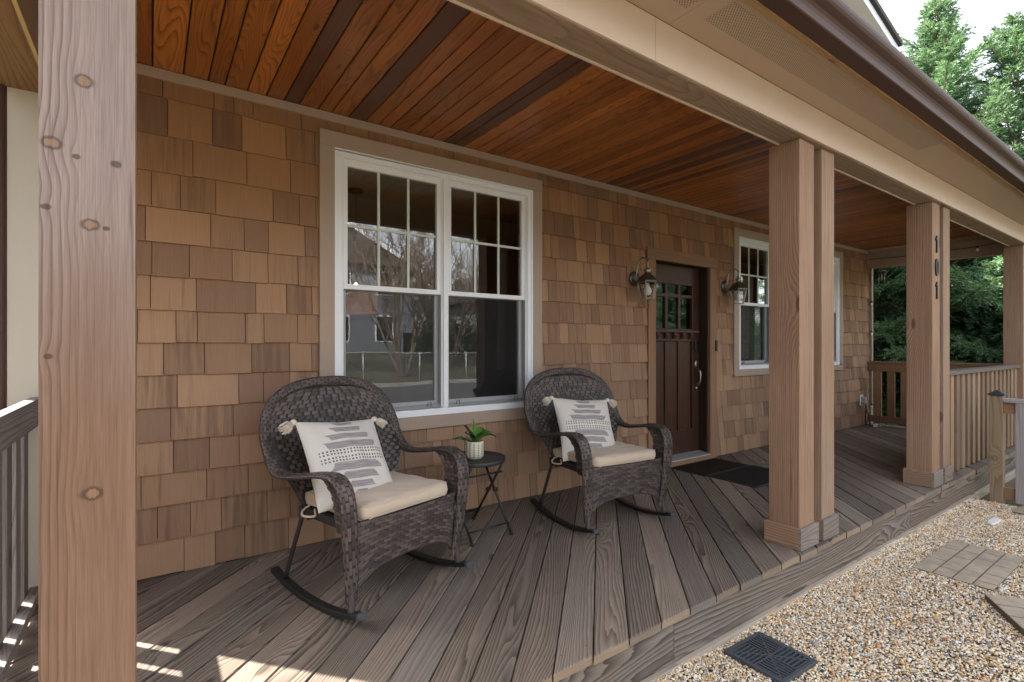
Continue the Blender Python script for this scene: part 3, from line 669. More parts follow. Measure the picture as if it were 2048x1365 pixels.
# ------------------------------------------------------------------ fence in the gravel at the right edge
fe=thing('yard_fence','low weathered yard fence with a black capped post at the end of the deck','fence',(6.69,-2.03,-.25))
M4=wood('treated_post',(.29,.21,.135,1),(.12,.078,.048,1),(.25,.20,.145,1),fu=.45,fv=6.,A=.8,rings=14,Bv=3.,rough=.8,bump=.5,rs=.8,kden=None,knots=((.46,.055,.015,.2),),blotch=.4)
m=MB(); m.box(6.64,6.735,-2.08,-1.985,-.30,.765,'z',(.4,.2,.5)); o=put(m,'post',M4,fe,bevel=.004)
m=MB(); m.box(6.628,6.747,-2.092,-1.973,.7655,.785)
c=(6.6875,-2.0325,.82); q=[(6.632,-2.088,.7855),(6.743,-2.088,.7855),(6.743,-1.977,.7855),(6.632,-1.977,.7855)]
for i in range(4): m.face([q[i],q[(i+1)%4],c])
put(m,'post_cap',plain('black_plastic_cap',(.03,.04,.055,1),.4),fe,bevel=.003)
m=MB(); m.box(6.64,6.735,-4.2,-2.0805,.705,.742,'y'); put(m,'cap_rail',W_PALE,fe,bevel=.003)
m=MB(); m.box(6.668,6.708,-4.2,-2.0805,.60,.7045,'y'); put(m,'top_rail',W_CASE,fe,bevel=.003)
m=MB(); m.box(6.668,6.708,-4.2,-2.0805,-.22,-.11,'y'); put(m,'bottom_rail',W_CASE,fe,bevel=.003)
M_PICK=None
t=None
y=-2.165
k=0
while y>-4.1:
    m=MB(); m.box(6.645,6.6675,y-.14,y,-.24,.7045,'z'); put(m,'picket',W_PALE,fe,bevel=.003); y-=.152

# ------------------------------------------------------------------ wicker weave
M_WICK=None
def wicker_mat():
    t=NT('brown_resin_wicker'); a=t.attr().outputs['Color']; r,g,b=t.sep(a); u,v,_=t.sep(t.uv())
    c=t.mix(t.sm(r,.2,.9),(.052,.041,.040,1),(.112,.087,.081,1))
    c=t.mix(t.mul(t.sm(g,.75,1.),.5),c,(.16,.12,.10,1))
    ln=t.noise(t.xyz(t.mul(u,3.),t.mul(v,900.),r),1.,2.)
    val=t.add(.75,t.mul(ln,.5)); c=t.mix(1.,c,t.n('CombineColor',{0:val,1:val,2:val}).outputs[0],'MULTIPLY')
    bs=t.bsdf(Base_Color=c,Roughness=.48,Normal=t.bump(ln,.25,.001)); bs.inputs['Specular IOR Level'].default_value=.4
    return t.mt
M_WICK=wicker_mat()
M_WUND=plain('wicker_underweave',(.018,.014,.013,1),.7)
def weave(mb,Sf,rows,du,h=.0035,wu=.93,wv=.90,rng=random,nu=4):
    """Sf(i,row fraction) -> (length, function u->(pos,normal)); lays overlapping strand dashes row by row"""
    for i in range(rows):
        v0,v1=(i+.5-wv/2)/rows,(i+.5+wv/2)/rows
        fm,L=Sf
        n=max(1,round(L((v0+v1)/2)/du)); off=.5 if i%2 else 0.
        for j in range(-1,n+1):
            a=(j+off+.5-wu/2)/n; b=(j+off+.5+wu/2)/n
            a_,b_=max(a,0),min(b,1)
            if b_-a_<.25/n: continue
            rc=(rng.random(),rng.random(),rng.random()); P=[]; U=[]
            for p in range(nu+1):
                uu=a_+(b_-a_)*p/nu; row=[]; s=(uu-a)/(b-a); hh=h*(math.sin(PI*min(max(s,0),1))**.4)*1.05-.0007
                for q,(vv,k) in enumerate(((v0,.35),((v0+v1)/2,1.),(v1,.35))):
                    pos,nr=fm(uu,vv); row.append(pos+nr*(hh*(.45+.55*k) if k<1 else hh))
                P.append(row)
            base=len(mb.v)
            mb.grid(P,lambda x,y,a_=a_,b_=b_:((a_+(b_-a_)*x/nu)*1.3,(v0+(v1-v0)*y/2)*.7),rc)
def surf(P):
    """dense grid of points -> bilinear sampler with normals; rows = v, cols = u"""
    A=np.array([[tuple(p) for p in r] for r in P]); n,m=A.shape[:2]
    def pt(u,v):
        x=min(max(u,0),1)*(m-1); y=min(max(v,0),1)*(n-1); i=min(int(y),n-2); j=min(int(x),m-2); fx=x-j; fy=y-i
        return A[i,j]*(1-fx)*(1-fy)+A[i,j+1]*fx*(1-fy)+A[i+1,j]*(1-fx)*fy+A[i+1,j+1]*fx*fy
    def f(u,v):
        e=.01; p=pt(u,v); a=pt(u+e,v)-pt(u-e,v); b=pt(u,v+e)-pt(u,v-e); nn=np.cross(a,b); l=np.linalg.norm(nn)
        return Vector(p),Vector(nn/l if l>1e-12 else (0,0,1))
    L=[sum(np.linalg.norm(A[i,j+1]-A[i,j]) for j in range(m-1)) for i in range(n)]
    return f,(lambda v:L[min(int(v*(n-1)+.5),n-1)])

# ------------------------------------------------------------------ rocking chair (front faces -y)
def rim_path():
    H=[(.325,-.270,.10),(.345,-.290,.30),(.360,-.302,.48),(.367,-.288,.595),(.374,-.228,.655),(.384,-.12,.655),(.394,.02,.630),(.400,.16,.610),(.405,.255,.628),(.410,.318,.70),(.409,.360,.79),(.385,.395,.88),(.330,.420,.955),(.235,.438,1.010),(.12,.447,1.036)]
    return H+[(0,.450,1.042)]+[(-x,y,z) for x,y,z in H[::-1]]
def wback(z):     # half width of the woven back inside the rim
    if z<.62: return .285+.10*max(0,(z-.36)/.26)**1.5
    pts=[(.62,.385),(.70,.392),(.79,.39),(.88,.365),(.955,.308),(1.0,.225),(1.02,.12),(1.03,.05)]
    for (a,wa),(b,wb) in zip(pts[:-1],pts[1:]):
        if z<=b: return wa+(wb-wa)*(z-a)/(b-a)
    return .05
def yback(x,z):
    ys=.16+.30*(min(max((z-.36)/.68,0),1))**.85      # centre line, reclined
    edge=[(.36,.16),(.62,.245),(.70,.305),(.79,.352),(.88,.39),(.955,.415),(1.03,.445)]
    ye=edge[-1][1]
    for (a,wa),(b,wb) in zip(edge[:-1],edge[1:]):
        if z<=b: ye=wa+(wb-wa)*max(0,(z-a)/(b-a)); break
    w=wback(z); q=min(abs(x)/w,1)**2.4
    return (ys+.02)*(1-q)+ye*q
rg=random.Random(9)
def chair_parts(root):
    # rim and arms: one continuous flattened band
    path=catmull(rim_path(),7); n=len(path); B=[]; halfw=[]
    L=[0]
    for i in range(1,n): L.append(L[-1]+(path[i]-path[i-1]).length)
    N=14; rows=[]
    for i in range(n):
        t=(path[min(i+1,n-1)]-path[max(i-1,0)]).normalized()
        p=path[i]; f=i/(n-1); s=min(f,1-f)
        # width direction: across x for the arms, radial round the arch of the back
        rad=Vector((p.x,.0,max(p.z-.66,0)*1.15)) ; wd=Vector((math.copysign(1,p.x) if abs(p.x)>1e-6 else 0,0,0))
        k=min(max((p.z-.66)/.22,0),1) if p.y>.2 else 0
        wd=(wd*(1-k)+ (rad.normalized() if rad.length>1e-6 else Vector((0,0,1)))*k)
        wd=(wd-t*wd.dot(t)).normalized(); nr=t.cross(wd).normalized()
        if p.y>.2 and nr.y>0: nr=-nr
        elif p.y<=.2 and (nr.z+(-nr.y))<0: nr=-nr
        hw=.028+.013*min(1,max(0,(s-.0)/.06)) if s<.06 else .041
        if p.y>.2: hw=.041-.014*min(1,(p.y-.2)/.12)
        th=.012 if p.y<.2 else .015
        rows.append([p+wd*hw*math.copysign(abs(math.cos(a))**.75,math.cos(a))+nr*th*math.copysign(abs(math.sin(a))**.75,math.sin(a)) for a in (2*PI*q/N for q in range(N+1))])
    m=MB(); m.grid(rows); m.build('arm_core',M_WUND,root,smooth=True)
    # strands run along the band: sample with u = length, v = round the section
    T=[[rows[i][q] for i in range(n)] for q in range(N+1)]
    f,Lf=surf(T)
    def fo(u,v):
        p,nn=f(u,v); c=path[min(int(u*(n-1)+.5),n-1)]
        if (p-c).dot(nn)<0: nn=-nn
        return p,nn
    m=MB(); weave(m,(fo,lambda v:L[-1]),16,.05,.0026,.95,.9,rg,5); m.build('arm_band',M_WICK,root,smooth=True)
    # back
    zs=[.36+.665*i/40 for i in range(41)]
    P=[[(wback(z)*(2*j/16-1),yback(wback(z)*(2*j/16-1),z),z) for j in range(17)] for z in zs]
    P2=[[(x,y+.012,z) for x,y,z in r] for r in P]
    m=MB(); m.grid(P2); o=m.build('back_core',M_WUND,root,smooth=True)
    so=o.modifiers.new('t','SOLIDIFY'); so.thickness=.012
    f,Lf=surf(P)
    ff=lambda u,v:(lambda q:(q[0],q[1] if q[1].y<0 else -q[1]))(f(u,v))
    m=MB(); weave(m,(ff,Lf),32,.048,.0040,.97,.92,rg); m.build('backrest',M_WICK,root,smooth=True)
    # front apron with arched lower edge
    def zb(x): return .135+.105*math.sqrt(max(0,1-(abs(x)/.30)**2.3))
    Pa=[]
    for i in range(15):
        r=[]
        for j in range(21):
            x=-.318+.636*j/20; z=zb(x)+(.452-zb(x))*i/14; r.append((x*(.985+.03*(z-.1)),-.262-.028*(1-(x/.32)**2)-.02*(z-.1)/.3,z))
        Pa.append(r)
    m=MB(); m.grid([[(x,y+.012,z) for x,y,z in r] for r in Pa]); o=m.build('apron_core',M_WUND,root,smooth=True)
    f,Lf=surf(Pa); ff=lambda u,v:(lambda q:(q[0],q[1] if q[1].y<0 else -q[1]))(f(u,v))
    m=MB(); weave(m,(ff,lambda v:.64),14,.050,.0044,.96,.90,rg); m.tube([(x,-.262-.028*(1-(x/.32)**2),zb(x)-.002) for x in [-.31+.62*k/24 for k in range(25)]],.009,6)
    m.build('apron',M_WICK,root,smooth=True)
    # woven side panels under the front of each arm
    for s in (-1,1):
        Pp=[]
        for i in range(13):
            z=.39+.255*i/12; dp=.105+.10*max(0,(z-.53)/.115)**2
            Pp.append([(s*(.335+.03*(z-.39)/.25),-.275+dp*j/8,z) for j in range(9)])
        f,Lf=surf(Pp); m=MB(); m.grid([[(x,y,z) for x,y,z in r] for r in Pp],mi=1)
        for sd in (-1,1):
            ff=lambda u,v,sd=sd:(lambda q:(q[0]+Vector((sd*.004,0,0)),q[1] if q[1].x*sd>0 else -q[1]))(f(u,v))
            weave(m,(ff,Lf),12,.045,.0034,.94,.88,rg)
        m.build('side_panel',[M_WICK,M_WUND],root,smooth=True)
    # seat deck and rails
    m=MB(); m.box(-.30,.30,-.25,.20,.385,.425); m.box(-.31,.31,.17,.215,.37,.43); m.build('seat_base',M_WUND,root,bevel=.006)
    # rear legs, wrapped front leg stubs, rockers
    ry=lambda y:.014+ .052*((y-.02)/.37)**2
    for s in (-1,1):
        m=MB(); a=Vector((s*.30,.185,.40)); b=Vector((s*.338,.29,ry(.29)+.012)); m.tube([a.lerp(b,k/10) for k in range(11)],.0115,9); m.build('leg',plain('black_wrapped_leg',(.03,.025,.024,1),.5),root,smooth=True)
        m=MB(); a=Vector((s*.327,-.272,.16)); b=Vector((s*.338,-.286,ry(-.286)+.012)); nn=40
        m.tube([a.lerp(b,k/nn) for k in range(nn+1)],[.0165+.0022*math.cos(k*PI*.99) for k in range(nn+1)],10,rc=(.5,.3,.5)); m.build('leg',M_WICK,root,smooth=True)
        m=MB(); rows=[]
        for k in range(25):
            y=.40-.76*k/24; z=ry(y); rows.append([(s*.338+a*.021,y,z+b*.0115) for a,b in ((-1,-1),(1,-1),(1,1),(-1,1),(-1,-1))])
        m.grid(rows); m.face(rows[0][:4]); m.face(rows[-1][:4]); rk=m.build('rocker',M_BLACK,root,bevel=.003)
        m=MB(); y=-.36; z=ry(y); m.box(s*.338-.022,s*.338+.022,y-.014,y+.004,z-.010,z+.0145); m.build('sky_lit_end',plain('grey_sky_lit_end',(.075,.075,.085,1),.5),rk)  # lighter block stands in for sky light on the rocker's front end
C1=(.97,-.715,16.5); C2=(2.675,-.69,-6.0)
ch1=thing('rocking_chair','dark brown wicker rocking chair left of the side table','rocking chair',(C1[0],C1[1],0),R(C1[2]),'wicker rocking chairs on the porch')
chair_parts(ch1)
def copy_tree(o,parent=None):
    c=o.copy(); COL.objects.link(c)
    if parent is not None: c.parent=parent
    for ch in list(o.children): copy_tree(ch,c)
    return c
ch2=copy_tree(ch1); ch2.location=(C2[0],C2[1],0); ch2.rotation_euler=(0,0,R(C2[2]))
ch2['label']='dark brown wicker rocking chair between the side table and the front door'

# seat cushions
M_CUSH=None
def cloth(name,c,var=.08,rough=.9,wv=900.):
    t=NT(name); p=t.obj(); n=t.noise(p,5.,3.); x,y,z=t.sep(p)
    w=t.mul(t.m('SINE',t.mul(t.add(x,t.mul(z,.7)),wv)),t.m('SINE',t.mul(t.add(y,t.mul(z,.7)),wv)))
    col=t.mix(n,tuple(q*(1-var) for q in c[:3])+(1,),tuple(q*(1+var) for q in c[:3])+(1,))
    b=t.bsdf(Base_Color=col,Roughness=rough,Normal=t.bump(t.add(t.mul(w,.25),t.mul(t.noise(p,14.,3.),2.)),.35,.003)); b.inputs['Specular IOR Level'].default_value=.15
    b.inputs['Sheen Weight'].default_value=.15
    return t.mt
M_CUSH=cloth('beige_canvas',(.56,.455,.355,1))
def cushion(name,label,C,seed):
    rg=random.Random(seed); t=thing(name,label,'seat cushion',(C[0],C[1],0),R(C[2]),'beige seat cushions on the rocking chairs')
    hx,y0,y1,h=.278,-.285,.20,.072; nx,ny=28,26; top=[];bot=[]
    def prof(x,y):
        e=min((hx-abs(x))/.022,(y-y0)/.018,(y1-y)/.03,1); return max(0,e)
    def pt(i,j,s):
        x=-hx+2*hx*j/nx; y=y0+(y1-y0)*i/ny
        # rounded corners
        cx,cy=max(abs(x)-(hx-.05),0),max(y0+.05-y,0)
        if cx>0 and cy>0:
            k=math.hypot(cx,cy)
            if k>.05: x-=math.copysign(cx*(1-.05/k),x); y+=cy*(1-.05/k)
        e=1-(1-prof(x,y))**2.2
        z=.436+.036+.012*((y-y0)/(y1-y0)-.5)*-1
        bul=.006*(1-(x/hx)**2)*(1-((y-(y0+y1)/2)/((y1-y0)/2))**2)
        wr=.003*math.sin(x*23+seed)*math.sin(y*31+seed*2)+.002*math.sin(x*61+y*43)
        return (x,y,z+s*(h/2-.010+.010*e)+ (bul+wr if s>0 else 0))
    m=MB(); T=[[pt(i,j,1) for j in range(nx+1)] for i in range(ny+1)]; Bt=[[pt(i,j,-1) for j in range(nx+1)] for i in range(ny+1)]
    m.grid(T); m.grid(Bt,flip=True)
    ring=[(0,j) for j in range(nx)]+[(i,nx) for i in range(ny)]+[(ny,j) for j in range(nx,0,-1)]+[(i,0) for i in range(ny,0,-1)]
    rws=[]
    for k in range(5):
        f=k/4; r=[]
        for (i,j) in ring+[ring[0]]:
            a=Vector(T[i][j]); b=Vector(Bt[i][j]); p=a.lerp(b,f); o=Vector((p.x,p.y-(y0+y1)/2,0)).normalized(); p=p+o*.007*math.sin(PI*f)+o*.0025*math.sin((i+j)*2.1+seed)*math.sin(PI*f); r.append(p)
        rws.append(r)
    m.grid(rws); o=m.build('cushion_cover',M_CUSH,t,smooth=True)
    for f_,nm in ((0,'piping'),(1,'piping')):
        q=MB(); rr=rws[0] if f_==0 else rws[-1]; q.tube(rr[:-1],.0032,6,closed=True); q.build(nm,M_CUSH,t,smooth=True)
    for s in (-1,):
        q=MB(); q.tube(catmull([(s*.27,.16,.44),(s*.31,.17,.415),(s*.335,.12,.405),(s*.31,.06,.41),(s*.285,.10,.43)],6),.006,6); q.build('tie',M_CUSH,t,smooth=True)
    q=MB(); q.box(-.2865,-.283,-.17,-.145,.473,.482); q.build('care_tag',M_BLACKP,t)
cushion('seat_cushion','beige seat cushion on the rocking chair left of the side table',C1,1)
cushion('seat_cushion','beige seat cushion on the rocking chair nearest the door',C2,4)

# patterned throw pillows
def pattern(x,y):
    """x,y in -1..1 on the face; grey woven bars on cream"""
    # bars: (y0,y1,half width at lower edge, half width at upper edge)
    bars=[(.80,.90,.10,.16),(.60,.74,.24,.34),(.41,.55,.38,.48),(.20,.36,.50,.62),(-.29,-.12,.62,.50),(-.49,-.34,.50,.38),(-.68,-.54,.36,.25),(-.86,-.73,.22,.10)]
    bars=[(.80,.90,.20,.26),(.60,.74,.30,.40),(.41,.55,.44,.54),(.20,.36,.56,.66),(-.29,-.12,.66,.52),(-.49,-.34,.52,.38),(-.68,-.54,.38,.25),(-.86,-.73,.24,.12)]
    for a,b,w0,w1 in bars:
        if a<=y<=b:
            k=(y-a)/(b-a); 
            if abs(x+.015*math.sin(y*37))<w0+(w1-w0)*k:
                return 2 if (int((y-a)*52)%3==1 and math.sin(x*9+y*60)>-.4) else 1
    if -.09<y<.17 and abs(x)<.80:
        if abs(y-.04)<.025: return 3
        return 4 if (int((x+1)*26)%2 and not(abs(abs(y-.04)-.085)<.012)) else 3
    return 0
M_PIL=None
def pillow_mat():
    t=NT('woven_pillow_cloth'); a=t.attr('pattern').outputs['Color']; p=t.obj()
    w=t.noise(p,260.,2.); ln=t.noise(p,30.,3.)
    val=t.add(.86,t.mul(w,.28)); c=t.mix(1.,a,t.n('CombineColor',{0:val,1:val,2:val}).outputs[0],'MULTIPLY')
    b=t.bsdf(Base_Color=c,Roughness=.95,Normal=t.bump(t.add(w,ln),.45,.003)); b.inputs['Specular IOR Level'].default_value=.1
    return t.mt
M_PIL=pillow_mat(); M_TASS=plain('cream_yarn',(.66,.60,.51,1),.95,var=.08,bump=.4,bscale=300.,spec=.1)
PCOL=[(.63,.595,.55),(.30,.275,.28),(.40,.37,.37),(.66,.63,.585),(.14,.125,.125)]
def pillow(label,C,tilt,roll,off,seed,rz=0.):
    rg=random.Random(seed)
    t=thing('throw_pillow',label,'pillow',(0,0,0),0,'patterned throw pillows on the rocking chairs')
    N=150; hs=.240; front=[];back=[]
    def pt(u,v,s):
        r=1-.075*(1-abs(u)**1.0)*(abs(v)**4)-.0; q=1-.075*(1-abs(v))*(abs(u)**4)
        x=hs*u*q; y=hs*v*r
        th=.078*((1-u*u)**.55)*((1-v*v)**.55)*(1+.1*math.sin(u*3+seed)*math.sin(v*2.4))
        th+=.004*math.sin(u*11+v*5+seed)*(1-u*u)*(1-v*v)
        # lower corners fold
        return Vector((x,y,s*th))
    m=MB()
    ax=[2*i/N-1 for i in range(N+1)]
    m.grid([[pt(u,v,1) for u in ax] for v in ax])
    n2=30; ax2=[2*i/n2-1 for i in range(n2+1)]
    m.grid([[pt(u,v,-1) for u in ax2] for v in ax2],flip=True)
    o=m.build('pillow_cover',M_PIL,t,smooth=True,fix=False)
    ca=o.data.attributes.new('pattern','FLOAT_COLOR','CORNER'); cols=[]
    for fi,f in enumerate(m.f):
        if fi<N*N:
            i,j=divmod(fi,N); c=PCOL[pattern(ax[j]+1/N,ax[i]+1/N)]
        else: c=PCOL[0]
        cols += [c[0],c[1],c[2],1]*len(f)
    ca.data.foreach_set('color',np.array(cols,dtype=np.float32))
    for sx,sy in ((-1,1),(1,1)):
        k=MB(); c=Vector((sx*hs*.97,sy*hs*.97,0)); k.lathe([(0,-.016),(.013,-.011),(.017,0),(.013,.011),(0,.016)],c+Vector((sx*.016,sy*.004,0)),10)
        nst=46
        for a in range(nst):
            an=2*PI*a/nst; r=.026*math.sqrt(rg.random()); L=.062*rg.uniform(.85,1.08)
            d=Vector((sx*.80,-.55,0)).normalized(); n1=Vector((-d.y,d.x,0)); n2=Vector((0,0,1))
            b0=c+Vector((sx*.028,0,0)); pts=[b0+(n1*math.cos(an)+n2*math.sin(an))*r*f+d*L*g for f,g in ((.25,0),(.9,.3),(1.05,.65),(1.1,1.))]
            k.tube(pts,.0026,4)
        k.build('tassel',M_TASS,t,smooth=True)
    M=Matrix.Translation((C[0],C[1],0))@Matrix.Rotation(R(C[2]+rz),4,'Z')@Matrix.Translation(off)@Matrix.Rotation(R(90-tilt),4,'X')@Matrix.Rotation(R(roll),4,'Z')
    t.matrix_basis=M; return t
pillow('cream pillow with grey bars and tassels, tilted on the chair left of the side table',C1,33,-5.5,(-.102,.085,.642),1,4)
pillow('cream pillow with grey bars and tassels, upright on the chair nearest the door',C2,27,-5,(-.062,.10,.630),5,-3)

# ------------------------------------------------------------------ side table and plant
TX,TY=1.775,-.41
tb=thing('side_table','round black folding side table between the rocking chairs','side table',(TX,TY,0))
def mesh_top():
    t=NT('black_mesh_top'); p=t.obj(); x,y,z=t.sep(p)
    a=t.m('FRACT',t.mul(t.add(x,y),75.)); b=t.m('FRACT',t.mul(t.m('SUBTRACT',x,y),75.))
    h=t.mul(t.m('LESS_THAN',t.m('ABSOLUTE',t.m('SUBTRACT',a,.5)),.24),t.m('LESS_THAN',t.m('ABSOLUTE',t.m('SUBTRACT',b,.5)),.24))
    c=t.mix(h,(.022,.022,.024,1),(.003,.003,.003,1)); t.bsdf(Base_Color=c,Roughness=.5); return t.mt
m=MB(); m.lathe([(0,.499),(.188,.499),(.196,.503),(.202,.503),(.206,.498),(.206,.480),(.200,.474),(.193,.474),(.190,.486),(0,.486)],n=56); m.build('table_top',[mesh_top()],tb,smooth=True,bevel=.001)
T0=R(3)
def tl(x,y,z): return (x*math.cos(T0)-y*math.sin(T0),x*math.sin(T0)+y*math.cos(T0),z)
for (sx,sy) in ((-1,-1),(1,-1),(-1,1),(1,1)):
    m=MB(); w=.155 if sy<0 else .125
    m.tube([tl(sx*w,sy*.20,.008),tl(sx*w,-sy*.155,.485)],.0085,8); m.lathe([(.011,0),(.012,.01),(.010,.014)],tl(sx*w,sy*.20,0),8); lg=m.build('leg',M_BLACK,tb,smooth=True)
    m=MB(); p=Vector(tl(sx*w,sy*.02,.26)); m.tube([p-Vector((.014,0,0)),p+Vector((.014,0,0))],.013,10); m.build('hinge',M_BLACKP,lg,smooth=True)
for sy,w,zz,yy in ((-1,.155,.075,.172),(1,.125,.075,.172),(-1,.155,.40,.10),(1,.125,.42,.11)):
    m=MB(); m.tube([tl(-w,sy*yy,zz),tl(w,sy*yy,zz)],.006,7); m.build('crossbar',M_BLACK,tb,smooth=True)
PX,PY=1.755,-.44
pl=thing('potted_plant','small green leafy plant in a white patterned pot on the black table','potted plant',(PX,PY,.500))
def pot_mat():
    t=NT('patterned_pot'); u,v,_=t.sep(t.uv())
    a=t.m('FRACT',t.mul(u,13.)); b=t.m('FRACT',t.m('DIVIDE',v,.0112))
    dash=t.mul(t.m('LESS_THAN',t.m('ABSOLUTE',t.m('SUBTRACT',a,.5)),.2),t.m('LESS_THAN',t.m('ABSOLUTE',t.m('SUBTRACT',b,.5)),.27))
    dash=t.mul(dash,t.mul(t.m('GREATER_THAN',v,.012),t.m('LESS_THAN',v,.106)))
    c=t.mix(dash,(.58,.56,.44,1),(.10,.11,.09,1)); t.bsdf(Base_Color=c,Roughness=.45); return t.mt
m=MB(); m.lathe([(0,.001),(.047,.001),(.050,.004),(.051,.009),(.058,.014),(.0605,.022),(.061,.112),(.059,.1165),(.0565,.116),(.056,.10),(0,.098)],n=32); m.build('pot',pot_mat(),pl,smooth=True)
m=MB(); m.lathe([(0,.104),(.056,.101)],n=20); m.build('soil',plain('potting_soil',(.02,.014,.01,1),.95,bump=.6),pl)
def leaf_mat(name,c,spec=.5):
    t=NT(name); u,v,_=t.sep(t.uv()); vein=t.sm(t.m('ABSOLUTE',t.m('SUBTRACT',v,.5)),.05,.0)
    s=t.m('ABSOLUTE',t.m('SINE',t.add(t.mul(u,26.),t.mul(t.m('ABSOLUTE',t.m('SUBTRACT',v,.5)),-22.))))
    col=t.mix(t.mul(vein,.6),c,tuple(min(1,q*2.0) for q in c[:3])+(1,)); col=t.mix(t.mul(t.sm(s,.9,1.),.35),col,tuple(min(1,q*1.7) for q in c[:3])+(1,))
    n=t.noise(t.obj(),30.,2.); col=t.mix(t.mul(t.sm(n,.45,.7),.4),col,(.22,.30,.04,1))
    t.bsdf(Base_Color=col,Roughness=.36,Normal=t.bump(s,.3,.002)); return t.mt
LM=[leaf_mat('glossy_leaf',(.028,.12,.022,1)),leaf_mat('fresh_leaf',(.075,.20,.022,1)),leaf_mat('deep_leaf',(.015,.075,.03,1))]
def leaf(az,el,L,W,droop,mi,rt=0,wav=.0):
    m=MB(); n=12; P=[]
    d=Vector((math.cos(az),math.sin(az),0)); sd=Vector((-d.y,d.x,0)); p=Vector((0,0,.10))+d*.008; ang=el; pts=[]
    for i in range(n+1):
        f=i/n; pts.append((p.copy(),ang)); p=p+(d*math.cos(ang)+Vector((0,0,1))*math.sin(ang))*(L/n); ang-=droop/n*(.3+1.4*f)
    for i,(p,an) in enumerate(pts):
        f=i/n; w=W*max(.02,(math.sin(PI*max(0,(f-.22)/.78)**.75) if f>.22 else .0))+.0025
        up=(Vector((0,0,1))*math.cos(an)-d*math.sin(an)); s2=sd*math.cos(rt)+up*math.sin(rt); u2=up*math.cos(rt)-sd*math.sin(rt)
        P.append([p+s2*w*k+u2*(abs(k)*w*.35)+u2*wav*math.sin(f*16+k*2)*abs(k) for k in (-1,-.5,0,.5,1)])
    m.grid(P,lambda a,b:(a/n,b/4)); o=m.build('leaf',LM[mi],pl,smooth=True,fix=False)
for a in ((2.2,1.15,.145,.036,.5,2,.5,.002),(-2.7,.95,.135,.038,.9,2,-.3,.003),(1.2,1.3,.165,.030,.5,1,.9,.002),(.0,.95,.150,.032,1.6,0,.2,.004),(-.55,.8,.155,.033,1.7,1,-.3,.004),(.45,1.1,.14,.030,1.2,0,.5,.003),(-1.6,.9,.105,.028,1.0,1,0,.002),(-2.3,.55,.150,.016,.9,2,.4,.004),(3.0,.5,.155,.017,.8,2,-.4,.004),(-1.0,1.2,.12,.03,1.1,0,.1,.003),(2.9,1.3,.11,.03,.6,1,.2,.002)): leaf(*a)

# ------------------------------------------------------------------ door mats
def mat_mat(name,c):
    t=NT(name); p=t.obj(); n=t.noise(p,420.,2.); w=t.noise(p,9.,4.)
    col=t.mix(t.mul(n,w),tuple(q*.55 for q in c[:3])+(1,),tuple(q*1.9 for q in c[:3])+(1,)); b=t.bsdf(Base_Color=col,Roughness=.95,Normal=t.bump(n,.8,.004)); b.inputs['Specular IOR Level'].default_value=.1; return t.mt
def doormat(x0,x1,y0,y1,c,rim,label):
    t=thing('doormat',label,'doormat',((x0+x1)/2,(y0+y1)/2,.001),group='flat doormats before the front door')
    a,b=(x1-x0)/2,(y1-y0)/2; m=MB(); m.box(-a,a,-b,b,.001,.007); m.build('rubber_edge',plain('mat_rubber_edge',rim,.7),t,bevel=.002)
    m=MB(); m.box(-a+.022,a-.022,-b+.022,b-.022,.0075,.0105); m.build('mat_pile',mat_mat('mat_pile',c),t,bevel=.001)
doormat(4.30,5.07,-.455,-.045,(.030,.019,.014,1),(.016,.012,.010,1),'dark brown doormat against the door sill')
doormat(4.32,5.09,-.95,-.462,(.026,.024,.024,1),(.028,.028,.031,1),'charcoal doormat lying in front of the brown doormat')

